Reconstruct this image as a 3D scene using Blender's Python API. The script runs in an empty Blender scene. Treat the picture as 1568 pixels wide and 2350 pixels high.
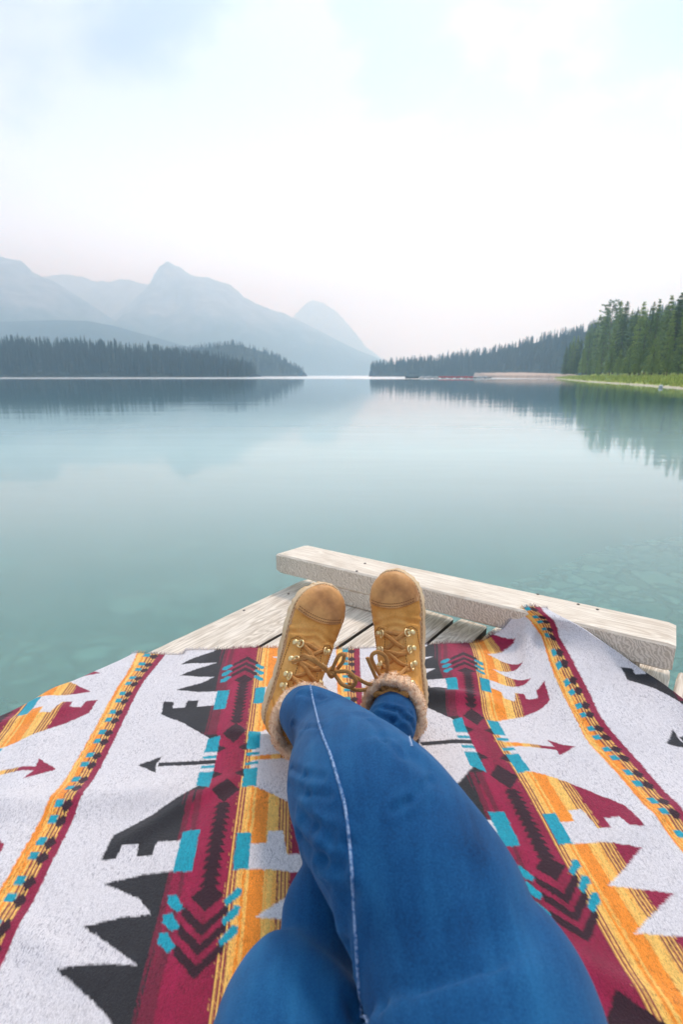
import bpy, math, random
import numpy as np
from mathutils import Vector, Matrix
from mathutils.bvhtree import BVHTree

# ------------------------------------------------------------------ camera
SC = bpy.context.scene
F = 1174.5                      # focal length in units of the 1568 x 2349 picture
PITCH = math.atan(313.5 / F)
CAMH = 0.68                     # eye height above the deck
WATER = -0.62
camd = bpy.data.cameras.new('camera')
cam = bpy.data.objects.new('camera', camd)
SC.collection.objects.link(cam)
camd.sensor_fit = 'VERTICAL'
camd.sensor_height = 36.0
camd.lens = 18.0
camd.clip_start = 0.02
camd.clip_end = 20000
camd.dof.use_dof = True
camd.dof.focus_distance = 0.95
camd.dof.aperture_fstop = 5.6
cam.location = (0, 0, CAMH)
cam.rotation_euler = (math.pi / 2 - PITCH, 0, 0)
SC.camera = cam

# ------------------------------------------------------------------ world, sun, exposure
SUN_EL, SUN_AZ = math.radians(60), math.radians(24)     # azimuth measured from +Y towards +X
world = bpy.data.worlds.new('World')
SC.world = world
world.use_nodes = True
nt = world.node_tree
nt.nodes.clear()
def wn(t, **k):
    n = nt.nodes.new(t)
    for a, b in k.items(): setattr(n, a, b)
    return n
L = nt.links.new
out = wn('ShaderNodeOutputWorld')
bg = wn('ShaderNodeBackground')
bg.inputs['Strength'].default_value = 0.1
L(bg.outputs[0], out.inputs[0])
sky = wn('ShaderNodeTexSky', sky_type='NISHITA', sun_disc=False)
sky.sun_elevation = SUN_EL
sky.sun_rotation = SUN_AZ
sky.air_density = 1.0
sky.dust_density = 2.0
tc = wn('ShaderNodeTexCoord')
sep = wn('ShaderNodeSeparateXYZ'); L(tc.outputs['Generated'], sep.inputs[0])
def wm(op, a, b=None, c=None, clamp=False):
    n = wn('ShaderNodeMath', operation=op); n.use_clamp = clamp
    for i, v in enumerate((a, b, c)):
        if v is None: continue
        if hasattr(v, 'links') or hasattr(v, 'is_linked'): L(v, n.inputs[i])
        else: n.inputs[i].default_value = v
    return n.outputs[0]
zz = wm('ADD', wm('ABSOLUTE', sep.outputs[2]), 0.28)
cx = wm('DIVIDE', sep.outputs[0], zz)
cy = wm('DIVIDE', sep.outputs[1], zz)
cmb = wn('ShaderNodeCombineXYZ'); L(cx, cmb.inputs[0]); L(cy, cmb.inputs[1]); cmb.inputs[2].default_value = 3.7
n1 = wn('ShaderNodeTexNoise'); n1.inputs['Scale'].default_value = 2.2; n1.inputs['Detail'].default_value = 5; n1.inputs['Roughness'].default_value = 0.5; n1.inputs['Distortion'].default_value = 0.3
L(cmb.outputs[0], n1.inputs['Vector'])
mr = wn('ShaderNodeMapRange', interpolation_type='SMOOTHSTEP'); L(n1.outputs['Fac'], mr.inputs[0])
mr.inputs[1].default_value = 0.43; mr.inputs[2].default_value = 0.57
# brighter veil round the hidden sun
vd = wn('ShaderNodeVectorMath', operation='DOT_PRODUCT'); L(tc.outputs['Generated'], vd.inputs[0])
bel, baz = math.radians(14), math.radians(6)
vd.inputs[1].default_value = (math.cos(bel) * math.sin(baz), math.cos(bel) * math.cos(baz), math.sin(bel))
glow = wn('ShaderNodeMapRange', interpolation_type='SMOOTHSTEP'); L(vd.outputs['Value'], glow.inputs[0])
glow.inputs[1].default_value = 0.88; glow.inputs[2].default_value = 1.0
fac = wm('ADD', wm('MULTIPLY', mr.outputs[0], 1.0), wm('MULTIPLY', glow.outputs[0], 0.5), clamp=True)
mix = wn('ShaderNodeMix', data_type='RGBA'); L(fac, mix.inputs[0])
mix.inputs[6].default_value = (1.6, 1.66, 2.2, 1)      # thin, bluish cloud
mix.inputs[7].default_value = (3.75, 4.1, 4.9, 1)   # bright cloud
hot = wn('ShaderNodeMix', data_type='RGBA'); bd_ = wn('ShaderNodeMapRange', interpolation_type='SMOOTHSTEP'); L(sep.outputs[2], bd_.inputs[0]); bd_.inputs[1].default_value = 0.46; bd_.inputs[2].default_value = 0.04
fm_ = wn('ShaderNodeMapRange', interpolation_type='SMOOTHSTEP'); L(sep.outputs[1], fm_.inputs[0]); fm_.inputs[1].default_value = 0.35; fm_.inputs[2].default_value = 0.95
g2_ = wm('MULTIPLY', bd_.outputs[0], fm_.outputs[0]); L(g2_, hot.inputs[0]); L(mix.outputs[2], hot.inputs[6]); hot.inputs[7].default_value = (12.4, 18.0, 27.0, 1)
add = wn('ShaderNodeMix', data_type='RGBA', blend_type='ADD'); add.inputs[0].default_value = 0.004
L(hot.outputs[2], add.inputs[6]); L(sky.outputs[0], add.inputs[7])
L(add.outputs[2], bg.inputs['Color'])

sund = bpy.data.lights.new('sun', 'SUN')
sund.energy = 1.5
sund.angle = math.radians(10)
sund.color = (1.0, 1.0, 1.0)
sun = bpy.data.objects.new('sun', sund)
SC.collection.objects.link(sun)
sd = Vector((math.cos(SUN_EL) * math.sin(SUN_AZ), math.cos(SUN_EL) * math.cos(SUN_AZ), math.sin(SUN_EL)))
sun.rotation_euler = sd.to_track_quat('Z', 'Y').to_euler()
sun.location = (0, 0, 30)

vs = SC.view_settings
vs.view_transform = 'Standard'
vs.look = 'None'
vs.gamma = 1
vs.exposure = 0.94
vs.use_curve_mapping = False
SC.render.engine = 'CYCLES'
cy_ = SC.cycles
cy_.use_denoising = True
cy_.max_bounces = 10
cy_.transparent_max_bounces = 12
cy_.volume_bounces = 4
cy_.sample_clamp_indirect = 6

# ------------------------------------------------------------------ helpers
def ray(x, y):
    a, b = (x - 784) / F, (F - y) / F
    return np.array([a, math.cos(PITCH) + b * math.sin(PITCH), -math.sin(PITCH) + b * math.cos(PITCH)])
def DZ(x, y, z=0.0):            # picture point -> world point at height z
    r = ray(x, y); t = (z - CAMH) / r[2]
    return r * t + np.array([0, 0, CAMH])
def DY(x, y, Y):                # picture point -> world point at distance Y
    r = ray(x, y); t = Y / r[1]
    return r * t + np.array([0, 0, CAMH])

def mesh(name, verts, faces):
    me = bpy.data.meshes.new(name)
    verts = np.asarray(verts, dtype=np.float32).reshape(-1, 3)
    if isinstance(faces, np.ndarray):
        k = faces.shape[1]
        me.vertices.add(len(verts)); me.vertices.foreach_set('co', verts.ravel())
        me.loops.add(faces.size); me.loops.foreach_set('vertex_index', faces.astype(np.int32).ravel())
        me.polygons.add(len(faces)); me.polygons.foreach_set('loop_start', np.arange(0, faces.size, k, dtype=np.int32))
        me.update(calc_edges=True)
    else:
        me.from_pydata(verts.tolist(), [], faces)
        me.update()
    return me
def obj(name, me, mat=None, parent=None, smooth=True):
    o = bpy.data.objects.new(name, me)
    SC.collection.objects.link(o)
    if mat and me is not None and not len(me.materials): me.materials.append(mat)
    if parent: o.parent = parent
    if smooth and me is not None:
        me.polygons.foreach_set('use_smooth', np.ones(len(me.polygons), dtype=bool))
    return o
def tag(o, label, cat, group=None, kind=None):
    if label: o['label'] = label
    if cat: o['category'] = cat
    if group: o['group'] = group
    if kind: o['kind'] = kind
    return o
def empty(name, loc=(0, 0, 0), rz=0):
    o = bpy.data.objects.new(name, None); o.empty_display_size = 0.1
    SC.collection.objects.link(o); o.location = loc; o.rotation_euler = (0, 0, rz)
    return o

class MB:
    def __init__(s): s.v = []; s.f = []
    def add(s, v, f):
        n = len(s.v); s.v.extend([tuple(map(float, p)) for p in v]); s.f.extend([tuple(int(i) + n for i in q) for q in f])
    def box(s, c, d, R=None):
        c = np.array(c, float); h = np.array(d, float) / 2
        v = [(sx * h[0], sy * h[1], sz * h[2]) for sx in (-1, 1) for sy in (-1, 1) for sz in (-1, 1)]
        v = np.array(v)
        if R is not None: v = v @ np.array(R).T
        s.add(v + c, [(0, 1, 3, 2), (4, 6, 7, 5), (0, 4, 5, 1), (2, 3, 7, 6), (0, 2, 6, 4), (1, 5, 7, 3)])
    def tube(s, pts, r, n=8, flat=1.0, caps=True, up=(0, 0, 1)):
        v, f = tube_vf(pts, r, n, flat, caps, up); s.add(v, f)
    def me(s, name): return mesh(name, np.array(s.v), s.f)

def tube_vf(pts, r, n=8, flat=1.0, caps=True, up=(0, 0, 1)):
    P = np.array(pts, float); m = len(P)
    rr = np.full(m, r) if np.isscalar(r) else np.array(r, float)
    T = np.gradient(P, axis=0); T /= np.linalg.norm(T, axis=1)[:, None] + 1e-12
    u0 = np.array(up, float)
    V = []; F_ = []
    for i in range(m):
        b = np.cross(T[i], u0); nb = np.linalg.norm(b)
        if nb < 1e-3: b = np.cross(T[i], np.array([1, 0, 0.1])); nb = np.linalg.norm(b)
        b /= nb; c = np.cross(b, T[i])
        for k in range(n):
            a = 2 * math.pi * k / n
            V.append(P[i] + rr[i] * (math.cos(a) * b + math.sin(a) * c * flat))
    for i in range(m - 1):
        for k in range(n):
            F_.append((i * n + k, i * n + (k + 1) % n, (i + 1) * n + (k + 1) % n, (i + 1) * n + k))
    if caps:
        F_.append(tuple(range(n))[::-1]); F_.append(tuple(range((m - 1) * n, m * n)))
    return V, F_
def smooth_path(pts, n=40):     # Catmull-Rom
    P = np.array(pts, float); P = np.vstack([2 * P[0] - P[1], P, 2 * P[-1] - P[-2]])
    seg = len(P) - 3; out_ = []
    for j in range(n):
        t = j / (n - 1) * seg; i = min(int(t), seg - 1); t -= i
        a, b, c, d = P[i:i + 4]
        out_.append(0.5 * (2 * b + (c - a) * t + (2 * a - 5 * b + 4 * c - d) * t * t + (3 * b - a - 3 * c + d) * t ** 3))
    return np.array(out_)
def loft(rings, cap0=True, cap1=True):
    n = len(rings[0]); V = np.vstack(rings); F_ = []
    for i in range(len(rings) - 1):
        for k in range(n):
            F_.append((i * n + k, i * n + (k + 1) % n, (i + 1) * n + (k + 1) % n, (i + 1) * n + k))
    if cap0: F_.append(tuple(range(n))[::-1])
    if cap1: F_.append(tuple(range((len(rings) - 1) * n, len(rings) * n)))
    return V, F_
def vnoise(p, seed=0, octaves=4, gain=0.5):
    """smooth value noise, p (N,2) or (N,3)"""
    p = np.asarray(p, float)
    if p.shape[1] == 2: p = np.hstack([p, np.zeros((len(p), 1))])
    tot = np.zeros(len(p)); amp = 1.0; norm = 0
    def h(i, j, k, s):
        x = (i * 374761393 + j * 668265263 + k * 2147483647 + s * 974634777).astype(np.int64) & 0xffffffff
        x = ((x ^ (x >> 13)) * 1274126177) & 0xffffffff
        x = x ^ (x >> 16)
        return (x & 0xffff) / 65535.0
    for o in range(octaves):
        q = p * 2 ** o; i = np.floor(q).astype(np.int64); f = q - i; f = f * f * (3 - 2 * f)
        r = 0
        for a in (0, 1):
            for b in (0, 1):
                for c in (0, 1):
                    w = (f[:, 0] if a else 1 - f[:, 0]) * (f[:, 1] if b else 1 - f[:, 1]) * (f[:, 2] if c else 1 - f[:, 2])
                    r = r + w * h(i[:, 0] + a, i[:, 1] + b, i[:, 2] + c, seed + o * 17)
        tot += amp * r; norm += amp; amp *= gain
    return tot / norm * 2 - 1

# ------------------------------------------------------------------ materials
class Mat:
    def __init__(s, name):
        s.m = bpy.data.materials.new(name); s.m.use_nodes = True
        s.t = s.m.node_tree; s.b = s.t.nodes['Principled BSDF']; s.o = s.t.nodes['Material Output']
    def n(s, t, ins=None, **k):
        x = s.t.nodes.new(t)
        for a, b in k.items(): setattr(x, a, b)
        for a, b in (ins or {}).items():
            if isinstance(b, bpy.types.NodeSocket): s.t.links.new(b, x.inputs[a])
            else: x.inputs[a].default_value = b
        return x
    def l(s, a, b): s.t.links.new(a, b)
    def set(s, **k):
        for a, b in k.items():
            a = a.replace('_', ' ')
            if isinstance(b, bpy.types.NodeSocket): s.l(b, s.b.inputs[a])
            else: s.b.inputs[a].default_value = b
    def coord(s, w='Object', scale=(1, 1, 1)):
        tc = s.n('ShaderNodeTexCoord')
        return s.n('ShaderNodeMapping', {'Vector': tc.outputs[w], 'Scale': scale}).outputs[0]
    def noise(s, vec, scale, detail=4, rough=0.5, dist=0):
        return s.n('ShaderNodeTexNoise', {'Vector': vec, 'Scale': scale, 'Detail': detail, 'Roughness': rough, 'Distortion': dist}).outputs['Fac']
    def ramp(s, fac, stops):
        r = s.n('ShaderNodeValToRGB', {'Fac': fac}); e = r.color_ramp.elements
        while len(e) < len(stops): e.new(0.5)
        for i, (p, c) in enumerate(stops):
            e[i].position = p; e[i].color = (*c, 1) if len(c) == 3 else c
        return r.outputs['Color']
    def mix(s, fac, a, b, mode='MIX'):
        return s.n('ShaderNodeMix', {0: fac, 6: a if isinstance(a, bpy.types.NodeSocket) else (*a, 1), 7: b if isinstance(b, bpy.types.NodeSocket) else (*b, 1)}, data_type='RGBA', blend_type=mode).outputs[2]
    def math(s, op, a, b=0.0, clamp=False):
        return s.n('ShaderNodeMath', {0: a, 1: b}, operation=op, use_clamp=clamp).outputs[0]
    def bump(s, h, strength=0.3, dist=0.002):
        nn = s.n('ShaderNodeBump', {'Height': h, 'Strength': strength, 'Distance': dist}).outputs[0]
        s.l(nn, s.b.inputs['Normal']); return nn
def simple(name, col, rough=0.7, var=0.25, scale=40, metallic=0.0, bump=0.0, coordw='Object'):
    m = Mat(name); v = m.coord(coordw)
    n = m.noise(v, scale, 5)
    c2 = tuple(min(1, c * (1 + var)) for c in col); c1 = tuple(c * (1 - var) for c in col)
    m.set(Base_Color=m.ramp(n, [(0.3, c1), (0.7, c2)]), Roughness=rough, Metallic=metallic)
    if bump: m.bump(n, bump, 0.002)
    return m.m
def srgb(r, g, b):
    return tuple(((c / 255) / 12.92 if c <= 10 else ((c / 255 + 0.055) / 1.055) ** 2.4) for c in (r, g, b))
# ------------------------------------------------------------------ haze
hz = Mat('haze_air')
hz.t.nodes.remove(hz.b)
pv = hz.n('ShaderNodeVolumePrincipled', {'Color': (0.53, 0.79, 1.0, 1), 'Absorption Color': (1, 1, 1, 1), 'Density': 0.00078, 'Anisotropy': 0.6})
hz.l(pv.outputs[0], hz.o.inputs['Volume'])
b = MB(); b.box((0, 2800, 430), (11000, 6800, 892)); hzo = obj('haze', b.me('haze'), hz.m, smooth=False)
tag(hzo, 'pale blue wildfire-smoke haze hanging over the lake', 'haze', kind='stuff')

# ------------------------------------------------------------------ water and lake bed
wmat = Mat('lake_water')
wmat.t.nodes.remove(wmat.b)
geo = wmat.n('ShaderNodeNewGeometry')
pos = geo.outputs['Position']
def sc(v, x): return wmat.n('ShaderNodeMapping', {'Vector': v, 'Scale': x}).outputs[0]
w1 = wmat.noise(sc(pos, (0.55, 2.2, 1)), 1.0, 3, 0.5, 0.4)
w2 = wmat.noise(sc(pos, (3.0, 9.0, 1)), 1.0, 2, 0.5, 0.3)
w3 = wmat.noise(sc(pos, (0.07, 0.35, 1)), 1.0, 3, 0.5, 0.2)
h = wmat.math('ADD', wmat.math('MULTIPLY', w1, 0.0045), wmat.math('ADD', wmat.math('MULTIPLY', w2, 0.0012), wmat.math('MULTIPLY', w3, 0.020)))
sepw = wmat.n('ShaderNodeSeparateXYZ', {0: pos})
far = wmat.n('ShaderNodeMapRange', {0: sepw.outputs[1], 1: 150.0, 2: 230.0, 3: 0.0, 4: 1.0}).outputs[0]
bs = wmat.n('ShaderNodeMapRange', {0: far, 3: 0.62, 4: 1.0}).outputs[0]
bmp = wmat.n('ShaderNodeBump', {'Height': h, 'Strength': bs, 'Distance': 1.0}).outputs[0]
rgh = wmat.n('ShaderNodeMapRange', {0: far, 3: 0.02, 4: 0.22}).outputs[0]
gl = wmat.n('ShaderNodeBsdfGlossy', {'Color': (1, 1, 1, 1), 'Roughness': rgh, 'Normal': bmp})
tr = wmat.n('ShaderNodeBsdfTransparent', {'Color': (0.50, 0.82, 0.79, 1)})
deep = wmat.n('ShaderNodeMapRange', {0: sepw.outputs[1], 1: 8.0, 2: 30.0, 3: 0.0, 4: 1.0}, interpolation_type='SMOOTHSTEP').outputs[0]
shal = wmat.n('ShaderNodeMapRange', {0: sepw.outputs[1], 1: 2.0, 2: 6.0, 3: 0.0, 4: 1.0}, interpolation_type='SMOOTHSTEP').outputs[0]
df = wmat.n('ShaderNodeBsdfDiffuse', {'Color': wmat.mix(deep, wmat.mix(shal, (0.31, 0.50, 0.47), (0.40, 0.58, 0.57)), (0.06, 0.16, 0.19))})
murk = wmat.n('ShaderNodeMapRange', {0: sepw.outputs[0], 1: -0.6, 2: 2.2, 3: 0.36, 4: 0.20}).outputs[0]
farm = wmat.n('ShaderNodeMapRange', {0: sepw.outputs[1], 1: 1.5, 2: 9.0, 3: 0.0, 4: 1.0}).outputs[0]
murk2 = wmat.n('ShaderNodeMix', {0: farm, 2: murk, 3: 0.97}, data_type='FLOAT').outputs[0]
body = wmat.n('ShaderNodeMixShader', {0: murk2, 1: tr.outputs[0], 2: df.outputs[0]})
fr = wmat.n('ShaderNodeFresnel', {'IOR': 1.333, 'Normal': bmp})
mx = wmat.n('ShaderNodeMixShader', {0: fr.outputs[0], 1: body.outputs[0], 2: gl.outputs[0]})
wmat.l(mx.outputs[0], wmat.o.inputs['Surface'])
wv = [(-5400, -500, WATER), (5400, -500, WATER), (5400, 6100, WATER), (-5400, 6100, WATER)]
tag(obj('water', mesh('water', np.array(wv), [(0, 1, 2, 3)]), wmat.m, smooth=False), None, None, kind='structure')

bed = Mat('lake_bed')
v = bed.n('ShaderNodeNewGeometry').outputs['Position']
warp = bed.n('ShaderNodeTexNoise', {'Vector': v, 'Scale': 2.0, 'Detail': 3})
vv = bed.n('ShaderNodeVectorMath', {0: v, 1: bed.n('ShaderNodeVectorMath', {0: warp.outputs['Color'], 'Scale': 0.9}, operation='SCALE').outputs[0]}, operation='ADD').outputs[0]
vo = bed.n('ShaderNodeTexVoronoi', {'Vector': vv, 'Scale': 3.6}, feature='DISTANCE_TO_EDGE')
vc = bed.n('ShaderNodeTexVoronoi', {'Vector': vv, 'Scale': 3.6})
edge = bed.n('ShaderNodeMapRange', {0: vo.outputs['Distance'], 1: 0.0, 2: 0.16}).outputs[0]
pat = bed.noise(v, 0.9, 4)
stone = bed.mix(bed.n('ShaderNodeSeparateColor', {0: vc.outputs['Color']}).outputs[0], (0.24, 0.29, 0.24), (0.80, 0.80, 0.68))
silt = bed.mix(pat, (0.32, 0.42, 0.38), (0.52, 0.58, 0.52))
vo2 = bed.n('ShaderNodeTexVoronoi', {'Vector': vv, 'Scale': 9.0})
st2 = bed.mix(bed.n('ShaderNodeSeparateColor', {0: vo2.outputs['Color']}).outputs[0], (0.36, 0.40, 0.34), (0.64, 0.64, 0.56))
stone = bed.mix(bed.ramp(bed.noise(v, 1.7, 3), [(0.45, (0, 0, 0)), (0.6, (1, 1, 1))]), stone, st2)
cob = bed.mix(edge, (0.30, 0.35, 0.31), stone)
bed.set(Base_Color=bed.mix(bed.ramp(pat, [(0.45, (0, 0, 0)), (0.66, (0.9, 0.9, 0.9))]), cob, bed.mix(bed.n('ShaderNodeMapRange', {0: bed.n('ShaderNodeSeparateXYZ', {0: v}).outputs[0], 1: -1.0, 2: 1.0}).outputs[0], (0.14, 0.34, 0.30), silt)), Roughness=0.9)
bed.bump(edge, 0.5, 0.05)
nb = 60
gx, gy = np.meshgrid(np.linspace(-40, 40, nb), np.linspace(-10, 70, nb))
gz = WATER - 0.55 - 0.035 * np.hypot(gx, gy) + 0.10 * vnoise(np.c_[gx.ravel(), gy.ravel()] * 0.5, 3).reshape(gx.shape)
idx = np.arange(nb * nb).reshape(nb, nb)
qf = np.stack([idx[:-1, :-1], idx[:-1, 1:], idx[1:, 1:], idx[1:, :-1]], -1).reshape(-1, 4)
tag(obj('lake_bed', mesh('lake_bed', np.c_[gx.ravel(), gy.ravel(), gz.ravel()], qf), bed.m), None, None, kind='structure')
gs = Mat('ground_silt'); gs.set(Base_Color=gs.ramp(gs.noise(gs.coord(), 0.1), [(0.3, (0.10, 0.14, 0.12)), (0.7, (0.18, 0.22, 0.18))]), Roughness=0.95)
gv = [(-5450, -550, -14), (5450, -550, -14), (5450, 6150, -14), (-5450, 6150, -14)]
tag(obj('ground', mesh('ground', np.array(gv), [(0, 1, 2, 3)]), gs.m, smooth=False), None, None, kind='structure')

# ------------------------------------------------------------------ mountains
rock = Mat('mountain_rock')
v = rock.n('ShaderNodeNewGeometry').outputs['Position']
na = rock.noise(v, 0.006, 6, 0.6)
rz = rock.n('ShaderNodeSeparateXYZ', {0: v}).outputs[2]
nz = rock.math('ADD', rz, rock.math('MULTIPLY', rock.math('SUBTRACT', na, 0.5), 520.0))
ffac = rock.n('ShaderNodeMapRange', {0: nz, 1: 190.0, 2: 350.0}).outputs[0]
rk = rock.ramp(rock.noise(v, 0.015, 6, 0.65), [(0.3, (0.12, 0.12, 0.13)), (0.7, (0.42, 0.41, 0.40))])
rock.set(Base_Color=rock.mix(ffac, (0.025, 0.045, 0.03), rk), Roughness=0.95)
fhill = Mat('forest_slope')
v = fhill.n('ShaderNodeNewGeometry').outputs['Position']
fhill.set(Base_Color=fhill.ramp(fhill.noise(v, 0.05, 5, 0.6), [(0.3, (0.010, 0.022, 0.015)), (0.7, (0.030, 0.050, 0.028))]), Roughness=0.95)
fhill.bump(fhill.noise(v, 0.25, 4), 1.0, 4.0)

def ridge(name, pts, dist, depth, mat, rough=0.05, seed=1, gul=1.0, label=None, dist2=None, foot=0.0, power=1.15):
    """a mountain: skyline given as picture points at a distance, with slopes towards and away from the lake"""
    pts = np.array(pts, float); ns, ntt = 160, 40
    xs = np.linspace(pts[0, 0], pts[-1, 0], ns); ys = np.interp(xs, pts[:, 0], pts[:, 1])
    Ds = np.linspace(dist, dist2 or dist, ns)
    V = np.zeros((ntt + 8, ns, 3))
    top = np.array([DY(x, y, d) for x, y, d in zip(xs, ys, Ds)])
    jag = vnoise(np.c_[xs * 0.06, xs * 0], seed, 5, 0.6)
    for j in range(ntt + 8):
        t = j / (ntt - 1) if j < ntt else -(j - ntt + 1) / 8.0
        hrel = np.clip(top[:, 2] - WATER, 0.5, None)
        px = top[:, 0].copy(); py = top[:, 1] - t * depth
        a = abs(t)
        h = hrel * (1 - a) ** power
        n = vnoise(np.c_[px / (hrel.max() * 0.55 + 1), py / (hrel.max() * 1.1 + 1)] * gul + 31, seed, 5, 0.55)
        gl_ = (1 - np.abs(n)) * 2 - 1
        env = math.sin(min(a, 1) * math.pi) ** 0.8
        h = h + gl_ * env * hrel * 0.16 + jag * hrel * rough * (1 - a) ** 2 * 0.4
        px = px * (1 - t * 0.15 * depth / dist)
        V[j, :, 0] = px; V[j, :, 1] = py; V[j, :, 2] = WATER - 1.5 + np.maximum(h + 1.5 * (1 - a), 0 if a >= 0.99 else 0.2)
    order = list(range(ntt + 7, ntt - 1, -1)) + list(range(ntt))
    V = V[order]; R = len(order)
    idx = np.arange(R * ns).reshape(R, ns)
    qf = np.stack([idx[:-1, :-1], idx[1:, :-1], idx[1:, 1:], idx[:-1, 1:]], -1).reshape(-1, 4)
    o = obj(name, mesh(name, V.reshape(-1, 3), qf), mat)
    tag(o, label, None, kind='structure')
    return V
ridge('mountain', [(-260, 640), (-120, 600), (0, 590), (45, 597), (60, 610), (72, 625), (112, 641), (160, 668), (210, 700), (262, 735), (330, 770), (400, 815), (470, 855)], 2600, 1000, rock.m, seed=4)
ridge('mountain', [(60, 640), (115, 632), (135, 630), (160, 628), (190, 635), (215, 646), (262, 645), (275, 640), (300, 643), (345, 652), (420, 700), (520, 800), (600, 850)], 4100, 1000, rock.m, seed=7)
ridge('mountain', [(230, 760), (290, 700), (330, 664), (345, 650), (352, 632), (365, 612), (385, 597), (405, 608), (437, 630), (480, 637), (492, 643), (530, 653), (545, 666), (560, 682), (620, 710), (652, 717), (700, 742), (760, 772), (820, 803), (880, 826), (930, 852)], 3300, 1120, rock.m, seed=11)
ridge('mountain', [(600, 800), (650, 750), (680, 720), (700, 698), (718, 686), (740, 694), (765, 710), (782, 725), (805, 750), (820, 770), (840, 795), (880, 825), (900, 845)], 5200, 1000, rock.m, seed=15)
ridge('hill', [(-200, 760), (-60, 745), (0, 738), (60, 736), (130, 734), (200, 736), (262, 748), (350, 772), (430, 795), (520, 815), (620, 845), (690, 858)], 1700, 520, fhill.m, seed=21, rough=0.01)
ridge('hill', [(640, 857), (700, 853), (740, 852), (800, 854), (850, 858)], 2400, 160, fhill.m, seed=23, rough=0.01)
# forested headlands that carry the far trees: ground a tree's height below the skyline
HL = [(-420, 795), (-200, 790), (0, 797), (100, 801), (200, 805), (300, 813), (400, 822), (480, 834), (540, 848), (585, 858)]
HB = [(250, 840), (330, 822), (400, 806), (470, 798), (530, 790), (560, 795), (600, 806), (640, 822), (680, 843), (697, 853)]
HR = [(852, 846), (880, 838), (950, 833), (1000, 829), (1100, 816), (1180, 799), (1250, 781), (1340, 762), (1450, 735), (1600, 700), (1800, 680)]
Vl = ridge('hill', HL, 450, 70, fhill.m, seed=31, rough=0.0, power=0.8)
Vb = ridge('hill', HB, 760, 110, fhill.m, seed=33, rough=0.0, power=0.8)
Vr = ridge('hill', HR, 650, 75, fhill.m, seed=35, rough=0.0, dist2=330, power=0.8)

# ------------------------------------------------------------------ conifers
def tree_mats():
    res = []
    for nm, c1, c2 in (('needle_far', (0.008, 0.018, 0.014), (0.026, 0.045, 0.026)), ('needle_near', (0.16, 0.24, 0.045), (0.38, 0.48, 0.11)), ('needle_dark', (0.12, 0.19, 0.04), (0.32, 0.42, 0.10)), ('needle_fresh', (0.060, 0.100, 0.025), (0.17, 0.24, 0.06))):
        m = Mat(nm)
        gi = m.n('ShaderNodeNewGeometry'); oi = m.n('ShaderNodeObjectInfo')
        f = m.math('ADD', m.math('MULTIPLY', gi.outputs['Random Per Island'], 0.35), m.math('ADD', m.math('MULTIPLY', m.noise(gi.outputs['Position'], 0.9 if nm != 'needle_far' else 0.06, 3), 0.5), m.math('MULTIPLY', oi.outputs['Random'], 0.3)))
        m.set(Base_Color=m.ramp(f, [(0.3, c1), (0.85, c2)]), Roughness=0.85)
        res.append(m.m)
    return res
M_far, M_near, M_dark, M_fresh = tree_mats()
M_bark = simple('bark', (0.17, 0.13, 0.10), 0.95, 0.35, 6, bump=0.6)

def far_conifer(rng, h=1.0):
    """ragged spire, unit height"""
    V = []; F_ = []
    w = rng.uniform(0.11, 0.16)
    for k in range(16):
        t = k / 16
        z0 = 0.02 + 0.98 * t; r = w * (1 - t) ** 0.75 * rng.uniform(0.75, 1.25) + 0.006
        n = 6; a0 = rng.uniform(0, 6.28)
        zt = min(1.02, z0 + 0.13)
        base = len(V); V.append((0, 0, zt))
        for i in range(n):
            a = a0 + i * 2 * math.pi / n; rr = r * rng.uniform(0.55, 1.3)
            V.append((rr * math.cos(a), rr * math.sin(a), z0 - rng.uniform(0, 0.03)))
            a += math.pi / n; V.append((rr * 0.35 * math.cos(a), rr * 0.35 * math.sin(a), z0 + 0.02))
        for i in range(2 * n):
            F_.append((base, base + 1 + i, base + 1 + (i + 1) % (2 * n)))
    return np.array(V), F_
rng = random.Random(5)
fv = [far_conifer(rng) for _ in range(7)]
fm = []
for V, F_ in fv:
    me = mesh('conifer', V, F_); me.materials.append(M_far); fm.append(me)

def surf_pick(Vg, rng, jr, lo=0, hi=1.0, xr=None):
    R, ns = Vg.shape[:2]
    j = rng.uniform(*jr); i = rng.uniform(lo, hi) * (ns - 1.001)
    i0 = int(i); f = i - i0; jj = 8 + j * 39; j0 = min(int(jj), R - 2); g = jj - j0
    p = Vg[j0, i0] * (1 - f) * (1 - g) + Vg[j0, i0 + 1] * f * (1 - g) + Vg[j0 + 1, i0] * (1 - f) * g + Vg[j0 + 1, i0 + 1] * f * g
    return p
def forest(Vg, n_stuff, h, seed, stuffname, label, lo, hi, jmax=0.93):
    rng = random.Random(seed); VV = []; FF = []; off = 0
    for k in range(n_stuff):
        p = surf_pick(Vg, rng, (-0.1, jmax), lo, hi)
        V, F_ = fv[rng.randrange(7)]
        s = h * rng.uniform(0.72, 1.12); a = rng.uniform(0, 6.28)
        c, sn = math.cos(a), math.sin(a)
        W_ = np.c_[V[:, 0] * c - V[:, 1] * sn, V[:, 0] * sn + V[:, 1] * c, V[:, 2]] * s + p - np.array([0, 0, 0.9])
        VV.append(W_); FF.append(np.array(F_) + off); off += len(V)
    tag(obj(stuffname, mesh(stuffname, np.vstack(VV), np.vstack(FF)), M_far, smooth=False), label, 'forest', kind='stuff')
forest(Vl, 2100, 11.2, 1, 'forest', 'dense dark spruce wood covering the left headland across the lake', 0, 1)
forest(Vb, 1200, 8.4, 2, 'forest', 'hazy blue wood over the rounded hump at the end of the left headland', 0, 1)
forest(Vr, 2200, 9.2, 3, 'forest', 'blue-grey wood on the slope rising behind the right shore', 0, 1)
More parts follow.
